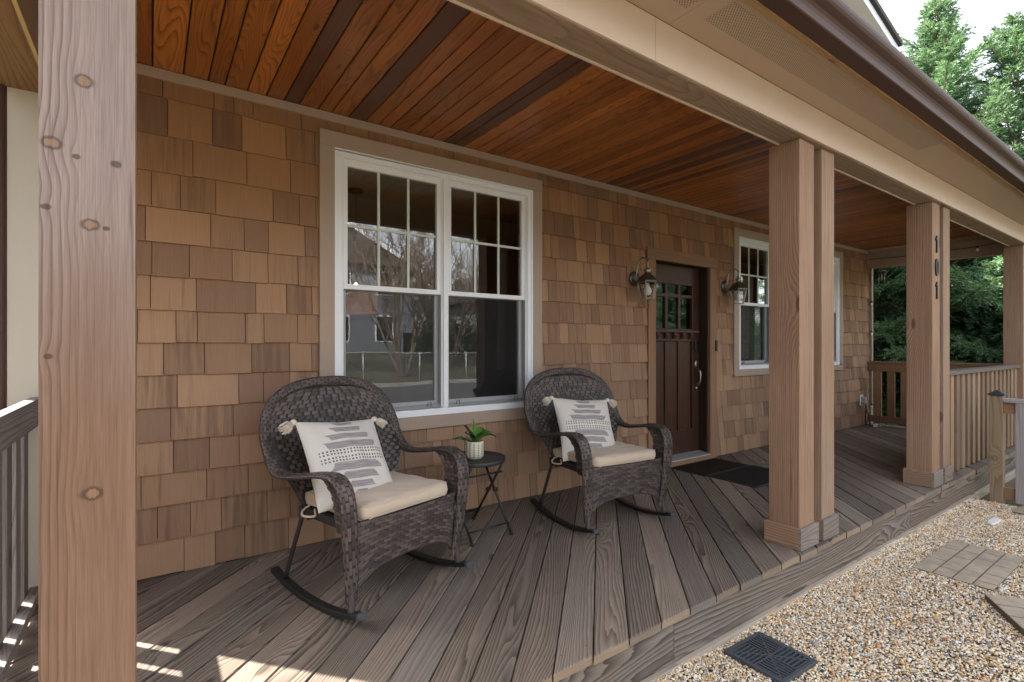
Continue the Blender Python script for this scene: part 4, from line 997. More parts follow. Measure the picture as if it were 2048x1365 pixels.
# ------------------------------------------------------------------ wall lanterns
def lantern(x,z,label):
    """z = height of the roof rim"""
    t=thing('wall_lantern',label,'wall lantern',(x,-.010,z),group='carriage lanterns beside the front door'); t.scale=(1.14,1.10,1.14)
    cy=-.150; A0=R(30)
    m=MB(); m.box(-.085,.075,.0015,.012,-.16,.19,'z'); m.build('mounting_board',W_CASE,t,bevel=.002)
    m=MB(); m.lathe([(0,0),(.062,0),(.064,.006),(.058,.014),(.030,.024),(0,.026)],n=24); o=m.build('back_plate',M_BRONZE,t,smooth=True); o.matrix_basis=Matrix.Translation((0,.0,.035))@Matrix.Rotation(R(90),4,'X')
    m=MB(); m.tube(catmull([(0,-.02,.045),(0,-.035,.10),(0,-.045,.15),(0,-.075,.195),(0,-.115,.200),(0,-.150,.170),(0,-.153,.135),(0,-.142,.118)],6),.0062,8); m.build('arm',M_NICKEL,t,smooth=True)
    m=MB(); m.lathe([(0,.062),(.010,.064),(.024,.072),(.030,.084),(.029,.096),(.020,.106),(.010,.110),(.008,.118),(.010,.122),(.006,.130),(0,.131)],(0,cy,0),18); m.build('finial',M_NICKEL,t,smooth=True)
    m=MB(); m.lathe([(.026,.068),(.060,.040),(.092,.008),(.099,.000),(.099,-.012),(.090,-.016),(.086,-.012)],(0,cy,0),6,a0=A0); m.build('lamp_roof',M_BRONZE,t)
    top,bot,zt,zb=.084,.054,-.014,-.142
    m=MB()
    for k in range(6):
        a=A0+2*PI*k/6; m.tube([(top*math.cos(a),cy+top*math.sin(a),zt),(bot*math.cos(a),cy+bot*math.sin(a),zb)],.0042,6)
    for r,zz in ((bot,zb),(top,zt)):
        m.tube([(r*math.cos(A0+2*PI*k/6),cy+r*math.sin(A0+2*PI*k/6),zz) for k in range(6)],.0042,6,closed=True)
    m.build('cage',M_NICKEL,t)
    for k in range(6):
        a=A0+2*PI*k/6; b=A0+2*PI*(k+1)/6; q=MB(); q.face([(r*.985*math.cos(w),cy+r*.985*math.sin(w),zz) for r,w,zz in ((bot,a,zb),(bot,b,zb),(top,b,zt),(top,a,zt))]); q.build('pane',M_GLASSL,t,fix=False)
    m=MB(); m.lathe([(.014,-.012),(.016,-.04),(.030,-.065),(.034,-.085),(.028,-.105),(.014,-.117),(0,-.12)],(0,cy,0),16); m.build('bulb',M_BULB,t,smooth=True)
lantern(3.805,1.850,'antique bronze wall lantern on the shingles left of the door')
lantern(5.325,1.875,'antique bronze wall lantern on the shingles right of the door, overlapping the window')

# doorbell, outlet, cord, plug
t=thing('doorbell','slim black doorbell on the right door casing','doorbell',(5.135,-.0225,1.245))
m=MB(); m.box(-.017,.017,-.016,0,-.062,.062); m.build('housing',M_BLACKP,t,bevel=.008,seg=3)
m=MB(); m.lathe([(0,0),(.011,0),(.011,.003),(0,.004)],n=16); o=m.build('button',plain('dark_button',(.05,.05,.055,1),.3),t,smooth=True); o.matrix_basis=Matrix.Translation((0,-.0165,-.03))@Matrix.Rotation(R(90),4,'X')
t=thing('wall_outlet','white weatherproof outlet cover low on the shingles at the far end','outlet',(8.99,-.012,.40))
m=MB(); m.box(-.055,.055,-.012,0,-.085,.085); m.build('cover_plate',M_PLASTW,t,bevel=.008,seg=3)
m=MB(); m.box(-.03,.05,-.075,-.0125,-.055,.055); m.build('clear_hood',plain('hazy_plastic',(.40,.41,.43,1),.25),t,bevel=.012,seg=3)
m=MB(); m.tube(catmull([(8.995,-.06,.375),(9.0,-.085,.28),(8.985,-.08,.16),(9.0,-.07,.06),(9.05,-.09,.012),(9.09,-.06,.02),(9.06,-.05,.10),(9.035,-.06,.2),(9.03,-.06,.34)],8),.005,6)
m.tube(catmull([(9.02,-.07,.30),(9.035,-.10,.16),(9.02,-.12,.04),(8.97,-.13,.012),(9.0,-.16,.010),(9.08,-.14,.012)],8),.0055,6)
t=thing('extension_cord','black cord hanging from the white wall outlet to the deck','cord',(9.0,-.07,.01)); put(m,'cable',M_BLACKP,t,smooth=True)
t=thing('power_adapter','small white plug lying on the deck under the outlet','adapter',(9.10,-.17,.0),R(20))
m=MB(); m.box(-.055,.05,-.03,.03,.001,.035); m.build('body',M_PLASTW,t,bevel=.006); m=MB(); m.tube(catmull([(.05,0,.018),(.09,.01,.012),(.14,-.03,.008),(.10,-.07,.007)],6),.004,6); m.build('lead',M_PLASTW,t,smooth=True)

# string light along the end beam and down the corner, wind chime
pts=[(9.225,-1.60,2.62),(9.226,-1.2,2.595),(9.226,-.8,2.60),(9.226,-.4,2.585),(9.228,-.06,2.60),(9.32,-.036,2.55),(9.325,-.036,2.2),(9.325,-.036,1.6),(9.325,-.036,1.0),(9.325,-.036,.3)]
t=thing('string_light','thin string light wire along the end beam and down the corner trim','string light',(9.226,-.8,2.6))
m=MB(); m.tube(catmull(pts,6),.004,5); put(m,'wire',M_BLACKP,t)
for p in ((9.215,-1.33,2.575),(9.305,-.045,1.92),(9.305,-.045,1.45),(9.305,-.045,.96),(9.305,-.045,.30)):
    m=MB(); m.lathe([(0,-.045),(.016,-.034),(.02,-.02),(.012,-.004),(.011,.008),(0,.01)],p,12); b=put(m,'bulb',M_BULB,t,smooth=True)
    m=MB(); m.lathe([(0,.0),(.013,.0),(.013,.028),(.006,.032),(0,.032)],p,10); put(m,'socket',M_BLACKP,t,smooth=True)
t=thing('wind_chime','silver wind chime hanging from the end beam at the corner','wind chime',(9.25,-.20,2.33))
m=MB(); m.tube([(0,0,.135),(0,0,.10)],.002,5); m.lathe([(0,.10),(.02,.098),(.045,.085),(.06,.07),(.055,.066),(0,.068)],(0,0,0),20); m.build('hood',M_NICKEL,t,smooth=True)
for k in range(6):
    a=2*PI*k/6+.3; m=MB(); L=.12+.02*(k%3); x,y=.04*math.cos(a),.04*math.sin(a); m.tube([(x,y,.068),(x,y,.03)],.0012,4); m.tube([(x,y,.03),(x,y,.03-L)],.006,8); m.build('chime_tube',M_NICKEL,t,smooth=True)
m=MB(); m.tube([(0,0,.068),(0,0,-.02)],.0012,4); m.lathe([(0,-.035),(.018,-.03),(.018,-.02),(0,-.018)],(0,0,0),14); m.build('clapper',M_BRONZE,t,smooth=True)

# pendant lamp in the room behind the double window
t=thing('pendant_lamp','amber drum pendant lamp on a chain behind the double window','pendant lamp',(1.60,1.5,1.8))
m=MB(); m.lathe([(0,.94),(.07,.94),(.07,.915),(.02,.90),(0,.90)],n=20); m.build('canopy',M_BRONZE,t,smooth=True)
m=MB()
for k in range(20):
    z=.88-.042*k; m.tube([( (.008*math.cos(a) if k%2 else 0),(0 if k%2 else .008*math.cos(a)),z+.026*math.sin(a)) for a in (2*PI*q/10 for q in range(10))],.0025,4,closed=True)
m.build('chain',M_BRONZE,t)
m=MB(); m.lathe([(0,-.03),(.022,-.01),(.024,.015),(.012,.04),(0,.05)],n=14); m.build('bulb',M_GLOW,t,smooth=True)
m=MB(); m.lathe([(.20,-.24),(.20,-.06)],n=32); m.build('lamp_shade',M_SHADE,t,smooth=True)
# ------------------------------------------------------------------ numpy mesh for very many small faces
def np_mesh(name,verts,faces,mat,col=None,parent=None,smooth=False):
    """verts (n,3), faces (m,k) all with k corners, col (m,3) per face"""
    me=bpy.data.meshes.new(name); n=len(verts); m,k=faces.shape
    me.vertices.add(n); me.vertices.foreach_set('co',np.ascontiguousarray(verts,dtype=np.float32).ravel())
    me.loops.add(m*k); me.loops.foreach_set('vertex_index',np.ascontiguousarray(faces,dtype=np.int32).ravel())
    me.polygons.add(m); me.polygons.foreach_set('loop_start',np.arange(0,m*k,k,dtype=np.int32))
    try: me.polygons.foreach_set('loop_total',np.full(m,k,dtype=np.int32))
    except Exception: pass
    if smooth: me.polygons.foreach_set('use_smooth',np.ones(m,dtype=bool))
    if col is not None:
        at_=me.attributes.new('rnd','FLOAT_COLOR','FACE'); c=np.ones((m,4),dtype=np.float32); c[:,:3]=col; at_.data.foreach_set('color',c.ravel())
    me.materials.append(mat); me.update(calc_edges=True); me.validate()
    o=bpy.data.objects.new(name,me); COL.objects.link(o)
    if parent is not None: o.parent=parent
    return o

# ------------------------------------------------------------------ ground, gravel, paving
def grass_mat():
    t=NT('winter_lawn'); p=t.pos(); a=t.noise(p,.35,4.,.6); b=t.noise(p,40.,3.)
    c=t.mix(t.sm(a,.35,.7),(.058,.070,.024,1),(.125,.105,.055,1)); val=t.add(.6,t.mul(b,.8)); c=t.mix(1.,c,t.n('CombineColor',{0:val,1:val,2:val}).outputs[0],'MULTIPLY')
    t.bsdf(Base_Color=c,Roughness=.95,Normal=t.bump(b,.8,.03)); return t.mt
M_LAWN=grass_mat()
def sheet(name,x0,x1,y0,y1,z,mat,kind='structure',nx=1,ny=1,h=None):
    m=MB(); P=[[(x0+(x1-x0)*j/nx,y0+(y1-y0)*i/ny,z+(h(x0+(x1-x0)*j/nx,y0+(y1-y0)*i/ny) if h else 0)) for j in range(nx+1)] for i in range(ny+1)]
    m.grid(P); return tag(m.build(name,mat,fix=False,smooth=True),kind=kind)
def bank(x,y):      # the far side of the road rises gently
    return 1.1*max(0,min(1,(-y-17.5)/9))**1.2
sheet('ground',-150,150,-150,150,-.30,M_LAWN,nx=60,ny=100,h=bank)
def gravel_bed():
    t=NT('gravel_bed'); p=t.pos(); vo=t.n('TexVoronoi',{'Vector':p,'Scale':85.}); r=t.sep(vo.outputs['Color'])[0]
    c=t.n('ValToRGB',{0:r}); e=c.color_ramp.elements; e[0].color=(.30,.19,.10,1); e[1].color=(.62,.56,.48,1)
    for pos_,cc in ((.3,(.42,.28,.15,1)),(.55,(.22,.20,.19,1)),(.75,(.52,.42,.31,1))):
        q=e.new(pos_); q.color=cc
    d=vo.outputs['Distance']; k=t.sm(d,.62,.2); cc=t.mix(k,(.06,.045,.03,1),c.outputs[0])
    t.bsdf(Base_Color=cc,Roughness=.85,Normal=t.bump(t.mul(d,-1.),.8,.008)); return t.mt
sheet('gravel_path',-6,6.62,-4.6,-1.86,-.262,gravel_bed())
M_ROAD=plain('asphalt_road',(.10,.10,.105,1),.9,var=.15,scale=3.,bump=.4,bscale=120.)
sheet('road',-120,120,-15.,-9.,-.285,M_ROAD)
m=MB(); m.box(-120,120,-15.25,-15.0,-.30,-.16); tag(m.build('kerb',plain('concrete_kerb',(.38,.36,.33,1),.9)),kind='structure')
sheet('front_path',-120,120,-8.9,-7.6,-.288,plain('concrete_walk',(.36,.34,.31,1),.9,var=.1,scale=2.))

def pebbles():
    rg=np.random.default_rng(12)
    t=(1+5**.5)/2; iv=np.array([(-1,t,0),(1,t,0),(-1,-t,0),(1,-t,0),(0,-1,t),(0,1,t),(0,-1,-t),(0,1,-t),(t,0,-1),(t,0,1),(-t,0,-1),(-t,0,1)],float); iv/=np.linalg.norm(iv[0])
    fc=np.array([(0,11,5),(0,5,1),(0,1,7),(0,7,10),(0,10,11),(1,5,9),(5,11,4),(11,10,2),(10,7,6),(7,1,8),(3,9,4),(3,4,2),(3,2,6),(3,6,8),(3,8,9),(4,9,5),(2,4,11),(6,2,10),(8,6,7),(9,8,1)])
    N=130000
    # denser where the picture sees it: near the deck edge and towards the camera
    x=1.1+5.5*rg.random(N)**1.05; y=-1.868-1.75*rg.random(N)**1.25
    keep=np.ones(N,bool)
    for (cx,cy,a,b,rot) in PAV+[(2.43,-2.065,.155,.15,.0)]:
        dx,dy=x-cx,y-cy; c,s=math.cos(rot),math.sin(rot); u=dx*c+dy*s; v=-dx*s+dy*c
        keep&=~((abs(u)<a-.004)&(abs(v)<b-.004))
    x,y=x[keep],y[keep]; N=len(x)
    r=.0032+.0032*rg.random(N)**1.6; big=rg.random(N)<.012; r[big]*=rg.uniform(1.6,2.6,big.sum())
    sc=np.stack([r*rg.uniform(.9,1.7,N),r*rg.uniform(.8,1.25,N),r*rg.uniform(.45,.8,N)],1)
    an=rg.random(N)*2*PI; c,s=np.cos(an),np.sin(an)
    V=iv[None]*(1+.16*rg.standard_normal((N,12,1)))*sc[:,None,:]
    tl_=rg.normal(0,.35,N); V[:,:,2]+=V[:,:,0]*tl_[:,None]
    X=V[:,:,0]*c[:,None]-V[:,:,1]*s[:,None]; Y=V[:,:,0]*s[:,None]+V[:,:,1]*c[:,None]
    on=rg.random(N)<.0
    z=-.262+sc[:,2]*.6+rg.random(N)*.007+.004*np.sin(x*4.1+1)*np.sin(y*6.3)+.022*np.clip(1-(-1.868-y)/.09,0,1)*(.5+.5*np.sin(x*7.3)*np.sin(x*2.9+1))
    Vt=np.stack([X+x[:,None],Y+y[:,None],V[:,:,2]+z[:,None]],2).reshape(-1,3)
    F=(fc[None]+12*np.arange(N)[:,None,None]).reshape(-1,3)
    pal=np.array([(.74,.69,.60),(.62,.52,.39),(.55,.34,.15),(.44,.23,.09),(.66,.46,.25),(.30,.28,.27),(.15,.15,.16),(.68,.58,.44),(.47,.37,.26),(.58,.54,.48)])
    pc=pal[rg.choice(len(pal),N,p=[.17,.14,.13,.08,.12,.07,.035,.12,.085,.05])]*rg.uniform(.8,1.15,(N,1)); pc[big]=pc[big]*.75
    t=NT('pebbles'); a=t.attr().outputs['Color']; n=t.noise(t.pos(),300.,2.); v=t.add(.85,t.mul(n,.3))
    t.bsdf(Base_Color=t.mix(1.,a,t.n('CombineColor',{0:v,1:v,2:v}).outputs[0],'MULTIPLY'),Roughness=.7)
    o=np_mesh('gravel',Vt,F,t.mt,np.repeat(np.clip(pc*1.30,0,.86),20,axis=0),smooth=True)
    tag(o,'fine tan, white and grey gravel along the deck',kind='stuff'); o['category']='gravel'
PAV=[(4.615,-2.305,.415,.20,.0),(3.93,-3.07,.42,.40,-.985),(6.55,-2.30,.22,.09,-.05)]
def paver_mat(name):
    t=NT(name); p=t.obj(); n=t.noise(p,9.,5.,.65); f=t.noise(p,260.,3.)
    c=t.mix(t.sm(n,.35,.65),(.41,.335,.245,1),(.31,.26,.20,1)); v=t.add(.75,t.mul(f,.5)); c=t.mix(1.,c,t.n('CombineColor',{0:v,1:v,2:v}).outputs[0],'MULTIPLY')
    t.bsdf(Base_Color=c,Roughness=.9,Normal=t.bump(t.add(f,t.mul(n,2.)),.5,.003)); return t.mt
M_PAVE=paver_mat('tan_concrete_paver'); M_JOINT=plain('paver_joint',(.14,.115,.085,1),.95,var=.2)
PL=['tan paving slab with stamped stone joints, lying whole in the gravel','tan paving slab cut by the right edge, raised above the gravel','small tan paving slab at the foot of the yard fence']
for (cx,cy,a,b,rot),lb in zip(PAV,PL):
    t=thing('paving_slab',lb,'paving slab',(cx,cy,-.262),rot,'paving slabs in the gravel'); top=.017 if b<.3 else .042
    m=MB(); m.box(-a,a,-b,b,-.02,top-.004); m.build('slab_base',M_JOINT,t,bevel=.004)
    # stamped stones: rows of unequal blocks
    rg=random.Random(int(cx*10)); m=MB(); nr=4 if b<.3 else 6
    if b<.1: nr=1
    ys=[-b+2*b*k/nr for k in range(nr+1)]
    for r in range(nr):
        x=-a; 
        while x<a-.02:
            w=rg.choice((.17,.22,.30)) if x>-a else (.10,.24,.16,.30,.12,.22)[r]; xe=min(a,x+w)
            if a-xe<.07: xe=a
            g=.0045; m.box(x+(g if x>-a else 0),xe-(g if xe<a else 0),ys[r]+(g if r else 0),ys[r+1]-(g if r<nr-1 else 0),top-.0035,top,rc=rnd()); x=xe
    m.build('stamped_stone',M_PAVE,t,bevel=.0025)
pebbles()
t=thing('pale_stone','flat white stone lying on the gravel near the far slab','stone',(5.86,-2.175,-.262))
m=MB(); P=[(.12,.005),(.10,.03),(-.02,.034),(-.11,.022),(-.12,-.018),(-.03,-.032),(.09,-.03)]
m.prism(P,'z',.002,.022); m.build('stone_body',plain('chalk_white_stone',(.75,.74,.72,1),.7,bump=.3),t,bevel=.006)

# drain grate
t=thing('drain_grate','square dark grey drain grate set in the gravel beside the deck','drain grate',(2.425,-2.068,-.258),R(-2))
MG=plain('dark_grey_grate',(.060,.070,.080,1),.5,var=.12); h=.148; top=.022
m=MB()
for a in ((-h,h,-h,-h+.02),(-h,h,h-.02,h),(-h,-h+.02,-h+.02,h-.02),(h-.02,h,-h+.02,h-.02)): m.box(*a,-.03,top)
m.build('frame',MG,t,bevel=.003)
m=MB()
# spines: a cross on the diagonals with leaf-like bars off each
e=h-.02
def bar(p,q,w,z1=top-.002):
    p=Vector((p[0],p[1],0)); q=Vector((q[0],q[1],0)); d=(q-p).normalized(); n=Vector((-d.y,d.x,0))*w/2
    a=[p+n,q+n,q-n,p-n]; m.prism([(v.x,v.y) for v in a],'z',-.02,z1)
bar((-e,0),(e,0),.008,top-.001); bar((0,-e),(0,e),.008,top-.0012)
for sx in (-1,1):
    for sy in (-1,1):
        bar((0,0),(sx*e,sy*e),.007,top-.0015)
        for k in range(1,7):
            s=e*k/6.4
            bar((sx*s,0),(sx*s,sy*s),.0085) if (sx*sy>0) else bar((sx*s,sy*s),(sx*e,sy*s),.0085)
            bar((0,sy*s),(sx*s,sy*s),.0085,top-.0022) if (sx*sy<0) else bar((sx*s,sy*s),(sx*s,sy*e),.0085,top-.0022)
m.build('grille',MG,t)
m=MB(); m.face([(-h,-h,-.028),(h,-h,-.028),(h,h,-.028),(-h,h,-.028)]); m.build('sump',plain('dark_sump',(.004,.004,.004,1),.9),t,fix=False)

# ------------------------------------------------------------------ conifers
def foliage_mat(name,tr=.35):
    t=NT(name); a=t.attr().outputs['Color']
    d=t.n('BsdfPrincipled',{'Base Color':a,'Roughness':.55}); d.inputs['Specular IOR Level'].default_value=.3
    tl2=t.n('BsdfTranslucent',{'Color':t.mix(.5,a,(.10,.17,.03,1))}).outputs[0]
    t.t.links.new(t.n('MixShader',{0:tr,1:d.outputs[0],2:tl2}).outputs[0],t.out.inputs[0]); return t.mt
M_FOL=foliage_mat('conifer_needles')
M_BARK=plain('conifer_bark',(.16,.10,.07,1),.9,var=.35,scale=12.,bump=.6,bscale=40.)
def conifer_mesh(seed,H,Rm,nb,dens=1.):
    rg=np.random.default_rng(seed); B=[];D=[];Wd=[];Cc=[]; limbs=[]
    for k in range(nb):
        f=(k+.5)/nb; z=.25+(H-.3)*f**1.08; prof=(1-f)**.74*(.62+.38*min(1,f/.12))
        L=Rm*prof*rg.choice([.55,.75,.95,1.25],p=[.2,.3,.3,.2])*rg.uniform(.9,1.1)+.15; az=k*2.399+rg.normal(0,.25)
        el=R(12)+R(50)*f**1.5+rg.normal(0,.12); n=10
        d=np.array([math.cos(az),math.sin(az),0]); up=np.array([0,0,1.]); sd=np.array([-d[1],d[0],0])
        pts=[]; p=np.array([0,0,z]); a=el
        for i in range(n+1):
            pts.append(p.copy()); p=p+(d*math.cos(a)+up*math.sin(a)+sd*rg.normal(0,.06))*(L/n); a+= -R(20)/n+ (R(60)/n if i>n*.55 else 0)
        pts=np.array(pts); limbs.append(pts)
        tone=rg.uniform(.65,1.2); 
        nt=int((10+34*L)*dens)
        for q in range(nt):
            s=.18+.82*(q+rg.random())/nt; i=min(int(s*n),n-1); base=pts[i]+(pts[i+1]-pts[i])*(s*n-i); ax=pts[i+1]-pts[i]; ax=ax/np.linalg.norm(ax)
            side=1 if q%2 else -1
            tw=(.10+.30*L**.6*(1-s)*.9+.06)*rg.uniform(.7,1.2)
            roll=rg.normal(0,.55)
            lat=(sd*math.cos(roll)+up*math.sin(roll))*side
            dr=ax*.75+lat*.85+up*rg.normal(-.05,.18); dr/=np.linalg.norm(dr)
            m_=max(5,int(tw/.017)); ss=(np.arange(m_)+.5)/m_
            bp=base+dr*(tw*ss)[:,None]; bp[:,2]-=tw*.18*ss**2
            pn=np.cross(dr,up); pn/=np.linalg.norm(pn)+1e-9; s2=np.where(np.arange(m_)%2,1,-1)
            dd=dr[None]*1.0+pn[None]*(s2*rg.uniform(.45,.9,m_))[:,None]+rg.normal(0,.22,(m_,3)); dd/=np.linalg.norm(dd,axis=1)[:,None]
            ln=(.052+.05*(1-ss))*rg.uniform(.75,1.3,m_)
            B.append(bp); D.append(dd*ln[:,None]); Wd.append(np.full(m_,.0088)*rg.uniform(.8,1.3,m_))
            young=min(1,max(0,s*.8+rg.normal(0,.2)))
            c=np.array([.055,.125,.075])*(1-young)+np.array([.21,.34,.17])*young
            Cc.append(np.clip(c[None]*tone*rg.uniform(.8,1.25,(m_,1)),0,1))
    B=np.concatenate(B);D=np.concatenate(D);W=np.concatenate(Wd);Cc=np.concatenate(Cc)
    rv=rg.standard_normal(B.shape); sv=np.cross(D,rv); sv/=np.linalg.norm(sv,axis=1)[:,None]+1e-9; sv*=W[:,None]
    V=np.stack([B-sv*.5,B+D*.45+sv,B+D,B+D*.5-sv],1).reshape(-1,3); F=np.arange(len(V)).reshape(-1,4)
    m=MB(); m.tube([(0,0,-.4),(0,0,H*.3),(0,0,H*.6),(0,0,H*.97)],[.16,.115,.065,.012],10)
    for pts in limbs: m.tube([tuple(p) for p in pts[::3]],[.022,.016,.01,.005][:len(pts[::3])],5)
    return V,F,Cc,m
V1,F1,Q1,MB1=conifer_mesh(5,8.6,2.6,150,1.3)
V2,F2,Q2,MB2=conifer_mesh(8,8.0,2.9,150,1.3)
def conifer(V,F,Q,mb,loc,rz,sc,label):
    t=thing('conifer_tree',label,'tree',loc,rz,'conifers beyond the far end of the porch'); t.scale=(sc,sc,sc)
    np_mesh('crown',V,F,M_FOL,Q,t); mb.build('trunk',M_BARK,t,smooth=True); return t
c1=conifer(V1,F1,Q1,MB1,(13.15,.12,-.3),.4,1.,'tall feathery conifer whose pointed top rises above the gutter')
c2=conifer(V2,F2,Q2,MB2,(13.6,-.95,-.3),2.,.97,'feathery conifer cut by the right edge, right of the pointed one')
def conif_copy(src,loc,rz,sc,label):
    c=copy_tree(src); c.location=loc; c.rotation_euler=(0,0,rz); c.scale=(sc,sc,sc); c['label']=label; return c
conif_copy(c2,(12.3,1.75,-.3),1.1,.95,'dense dark conifer close to the house corner, seen left of the number post')
conif_copy(c1,(13.4,3.6,-.3),3.3,1.12,'dark conifer deepest behind the wind chime')
conif_copy(c2,(11.6,5.4,-.3),5.0,1.2,'unseen tall conifer beside the house, enlarged to shade the other conifers')  # out of view, made large to keep sun off the lower foliage
conif_copy(c1,(15.6,.9,-.3),4.1,1.05,'shaded conifer in the second row, seen right of the number post')
conif_copy(c1,(15.0,-3.0,-.3),2.2,.9,'conifer right of the deck, mostly outside the right edge')
conif_copy(c2,(20,-10,-.3),1.2,1.15,'conifer in the yard to the right, nearest the street')
conif_copy(c1,(24.5,-14.5,-.3),.2,1.1,'conifer across from the yard fence, mirrored in the far window')
conif_copy(c2,(17.5,-8.2,-.3),3.2,.9,'small conifer in the yard to the right')
conif_copy(c2,(15.2,6.2,-.3),.6,1.25,'conifer in the second row behind the house')
# brick house behind the trees
def brick_mat():
    t=NT('old_brick'); p=t.obj(); x,y,z=t.sep(p); b=t.n('TexBrick',{'Vector':t.xyz(t.add(x,y),z,0.),'Color1':(.20,.07,.045,1),'Color2':(.13,.05,.035,1),'Mortar':(.30,.26,.22,1),'Scale':1.,'Mortar Size':.007,'Brick Width':.215,'Row Height':.075})
    t.bsdf(Base_Color=b.outputs[0],Roughness=.9); return t.mt
bh=thing('brick_house','dark red brick house half hidden behind the conifers','house',(19.5,1.0,-.3))
m=MB(); m.box(-2.6,2.6,-3.3,4.,0,3.6); put_=m.build('wall',brick_mat(),bh)
m=MB(); m.prism([(-3.,3.55),(3.,3.55),(0,5.4)],'y',-3.7,4.4); m.build('roof',M_ROOF,bh)
m=MB(); m.box(-2.63,-2.6,-1.8,-.7,1.0,2.4); w=m.build('window',M_WHITE,bh); m=MB(); m.box(-2.64,-2.631,-1.7,-.8,1.1,2.3); m.build('pane',M_BLACK,w)

# ------------------------------------------------------------------ across the street: what the panes reflect
def street_house(x,y,w,d,h,wallc,label,rz=0):
    t=thing('street_house',label,'house',(x,y,.6),rz)
    tm=NT('lap_siding'); p=tm.obj(); z=tm.sep(p)[2]; f=tm.m('FRACT',tm.mul(z,7.)); c=tm.mix(tm.sm(f,.0,.12),tuple(q*.55 for q in wallc[:3])+(1,),wallc); tm.bsdf(Base_Color=c,Roughness=.6)
    m=MB(); m.box(-w/2,w/2,-d/2,d/2,-.9,h); m.build('wall',tm.mt,t)
    m=MB(); m.prism([(-w/2-.5,h-.1),(w/2+.5,h-.1),(0,h+w*.27)],'y',-d/2-.5,d/2+.5); m.build('roof',M_ROOF,t)
    m=MB(); e=d/2+.51
    m.prism([(-w/2-.5,h-.12),(0,h+w*.27-.02),(0,h+w*.27-.3),(-w/2-.5,h-.4)],'y',e,e+.05); m.prism([(w/2+.5,h-.12),(0,h+w*.27-.02),(0,h+w*.27-.3),(w/2+.5,h-.4)],'y',e,e+.05); m.build('rake_trim',M_WHITE,t)
    for zx in ([1.0] if h<4 else [.9,3.6]):
        for k in (-.28,.02,.30):
            m=MB(); m.box(k*w-.55,k*w+.55,d/2,d/2+.05,zx,zx+1.6); wn=m.build('window',M_WHITE,t); m=MB(); m.box(k*w-.46,k*w+.46,d/2+.051,d/2+.06,zx+.09,zx+1.51); m.build('pane',M_BLACK,wn)
    m=MB(); m.box(w*.42,w*.42+.95,d/2,d/2+.06,-.6,1.5); m.build('door',M_BLACK,t)
street_house(9.0,-31,9.5,8,5.6,(.20,.22,.25,1),'slate two storey house across the street, mirrored in the panes')
street_house(21.5,-27,9.,8,3.4,(.42,.48,.42,1),'pale green house across the street, mirrored in the panes')
street_house(-5,-29,9.,8,3.6,(.50,.47,.42,1),'cream house across the street on the left')
t_=street_house(-11.5,-2.5,11,8,4.6,(.20,.17,.15,1),'unseen brown house added left of the porch to darken the posts',R(90))  # out-of-view blocker added to dim the posts' left faces
# chain link fence
cf=thing('chain_link_fence','galvanised chain link fence along the far side of the street','fence',(12,-17.2,-.3))
MGV=plain('galvanised_pipe',(.42,.43,.44,1),.45,metal=.3)
def link_mat():
    t=NT('chain_link'); p=t.obj(); x,y,z=t.sep(p)
    a=t.m('ABSOLUTE',t.m('SUBTRACT',t.m('FRACT',t.mul(t.add(x,z),14.)),.5)); b=t.m('ABSOLUTE',t.m('SUBTRACT',t.m('FRACT',t.mul(t.m('SUBTRACT',x,z),14.)),.5))
    k=t.m('LESS_THAN',t.m('MINIMUM',a,b),.045); d=t.n('BsdfPrincipled',{'Base Color':(.35,.36,.37,1),'Roughness':.4}).outputs[0]; tr=t.n('BsdfTransparent').outputs[0]
    t.t.links.new(t.n('MixShader',{0:k,1:tr,2:d}).outputs[0],t.out.inputs[0]); return t.mt
m=MB(); m.tube([(-22,0,1.25),(22,0,1.25)],.026,8); m.build('top_rail',MGV,cf,smooth=True)
for k in range(19):
    m=MB(); x=-21.6+2.4*k; m.tube([(x,0,-.2),(x,0,1.30)],.036,8); m.build('post',MGV,cf,smooth=True)
m=MB(); m.face([(-22,-.03,.02),(22,-.03,.02),(22,-.03,1.24),(-22,-.03,1.24)]); m.build('mesh',link_mat(),cf,fix=False)
# bare many-stemmed tree and a few street trees
MBK=plain('grey_brown_bark',(.17,.13,.10,1),.85,var=.3,scale=8.)
def bare_tree(loc,seed,H,stems,label):
    rg=random.Random(seed); t=thing('bare_tree',label,'tree',loc); m=MB(); tw=MB()
    def br(p,d,L,r,lev):
        r=max(r,.010)
        pts=[p]; n=5; dd=d.copy()
        for i in range(n):
            dd=(dd+Vector((rg.gauss(0,.09),rg.gauss(0,.09),rg.gauss(.03,.06)))).normalized(); pts.append(pts[-1]+dd*L/n)
        (m if lev<2 else tw).tube(pts,[r*(1-.5*i/n) for i in range(n+1)],6 if lev<2 else 4,cap=False)
        if lev<4:
            for k in range(rg.choice((3,4)) if lev<3 else 4):
                i=rg.randint(2,n); q=(dd+Vector((rg.gauss(0,.42),rg.gauss(0,.42),rg.gauss(.12,.25)))).normalized(); br(pts[i],q,L*rg.uniform(.5,.72),r*.5*(1-.3*i/n)+.003,lev+1)
    for k in range(stems):
        a=2*PI*k/stems+rg.random(); br(Vector((.15*math.cos(a),.15*math.sin(a),-.1)),Vector((math.cos(a)*.32,math.sin(a)*.32,1)).normalized(),H*.45,.075,0)
    m.build('trunk',MBK,t,smooth=True); tw.build('crown',MBK,t,smooth=True); return t
bt1=bare_tree((9.4,-18.6,.0),3,8.5,8,'bare many-stemmed tree across the street, mirrored in the double window')
bare_tree((16.5,-20.5,.2),6,8.5,6,'bare tree in front of the pale green house')
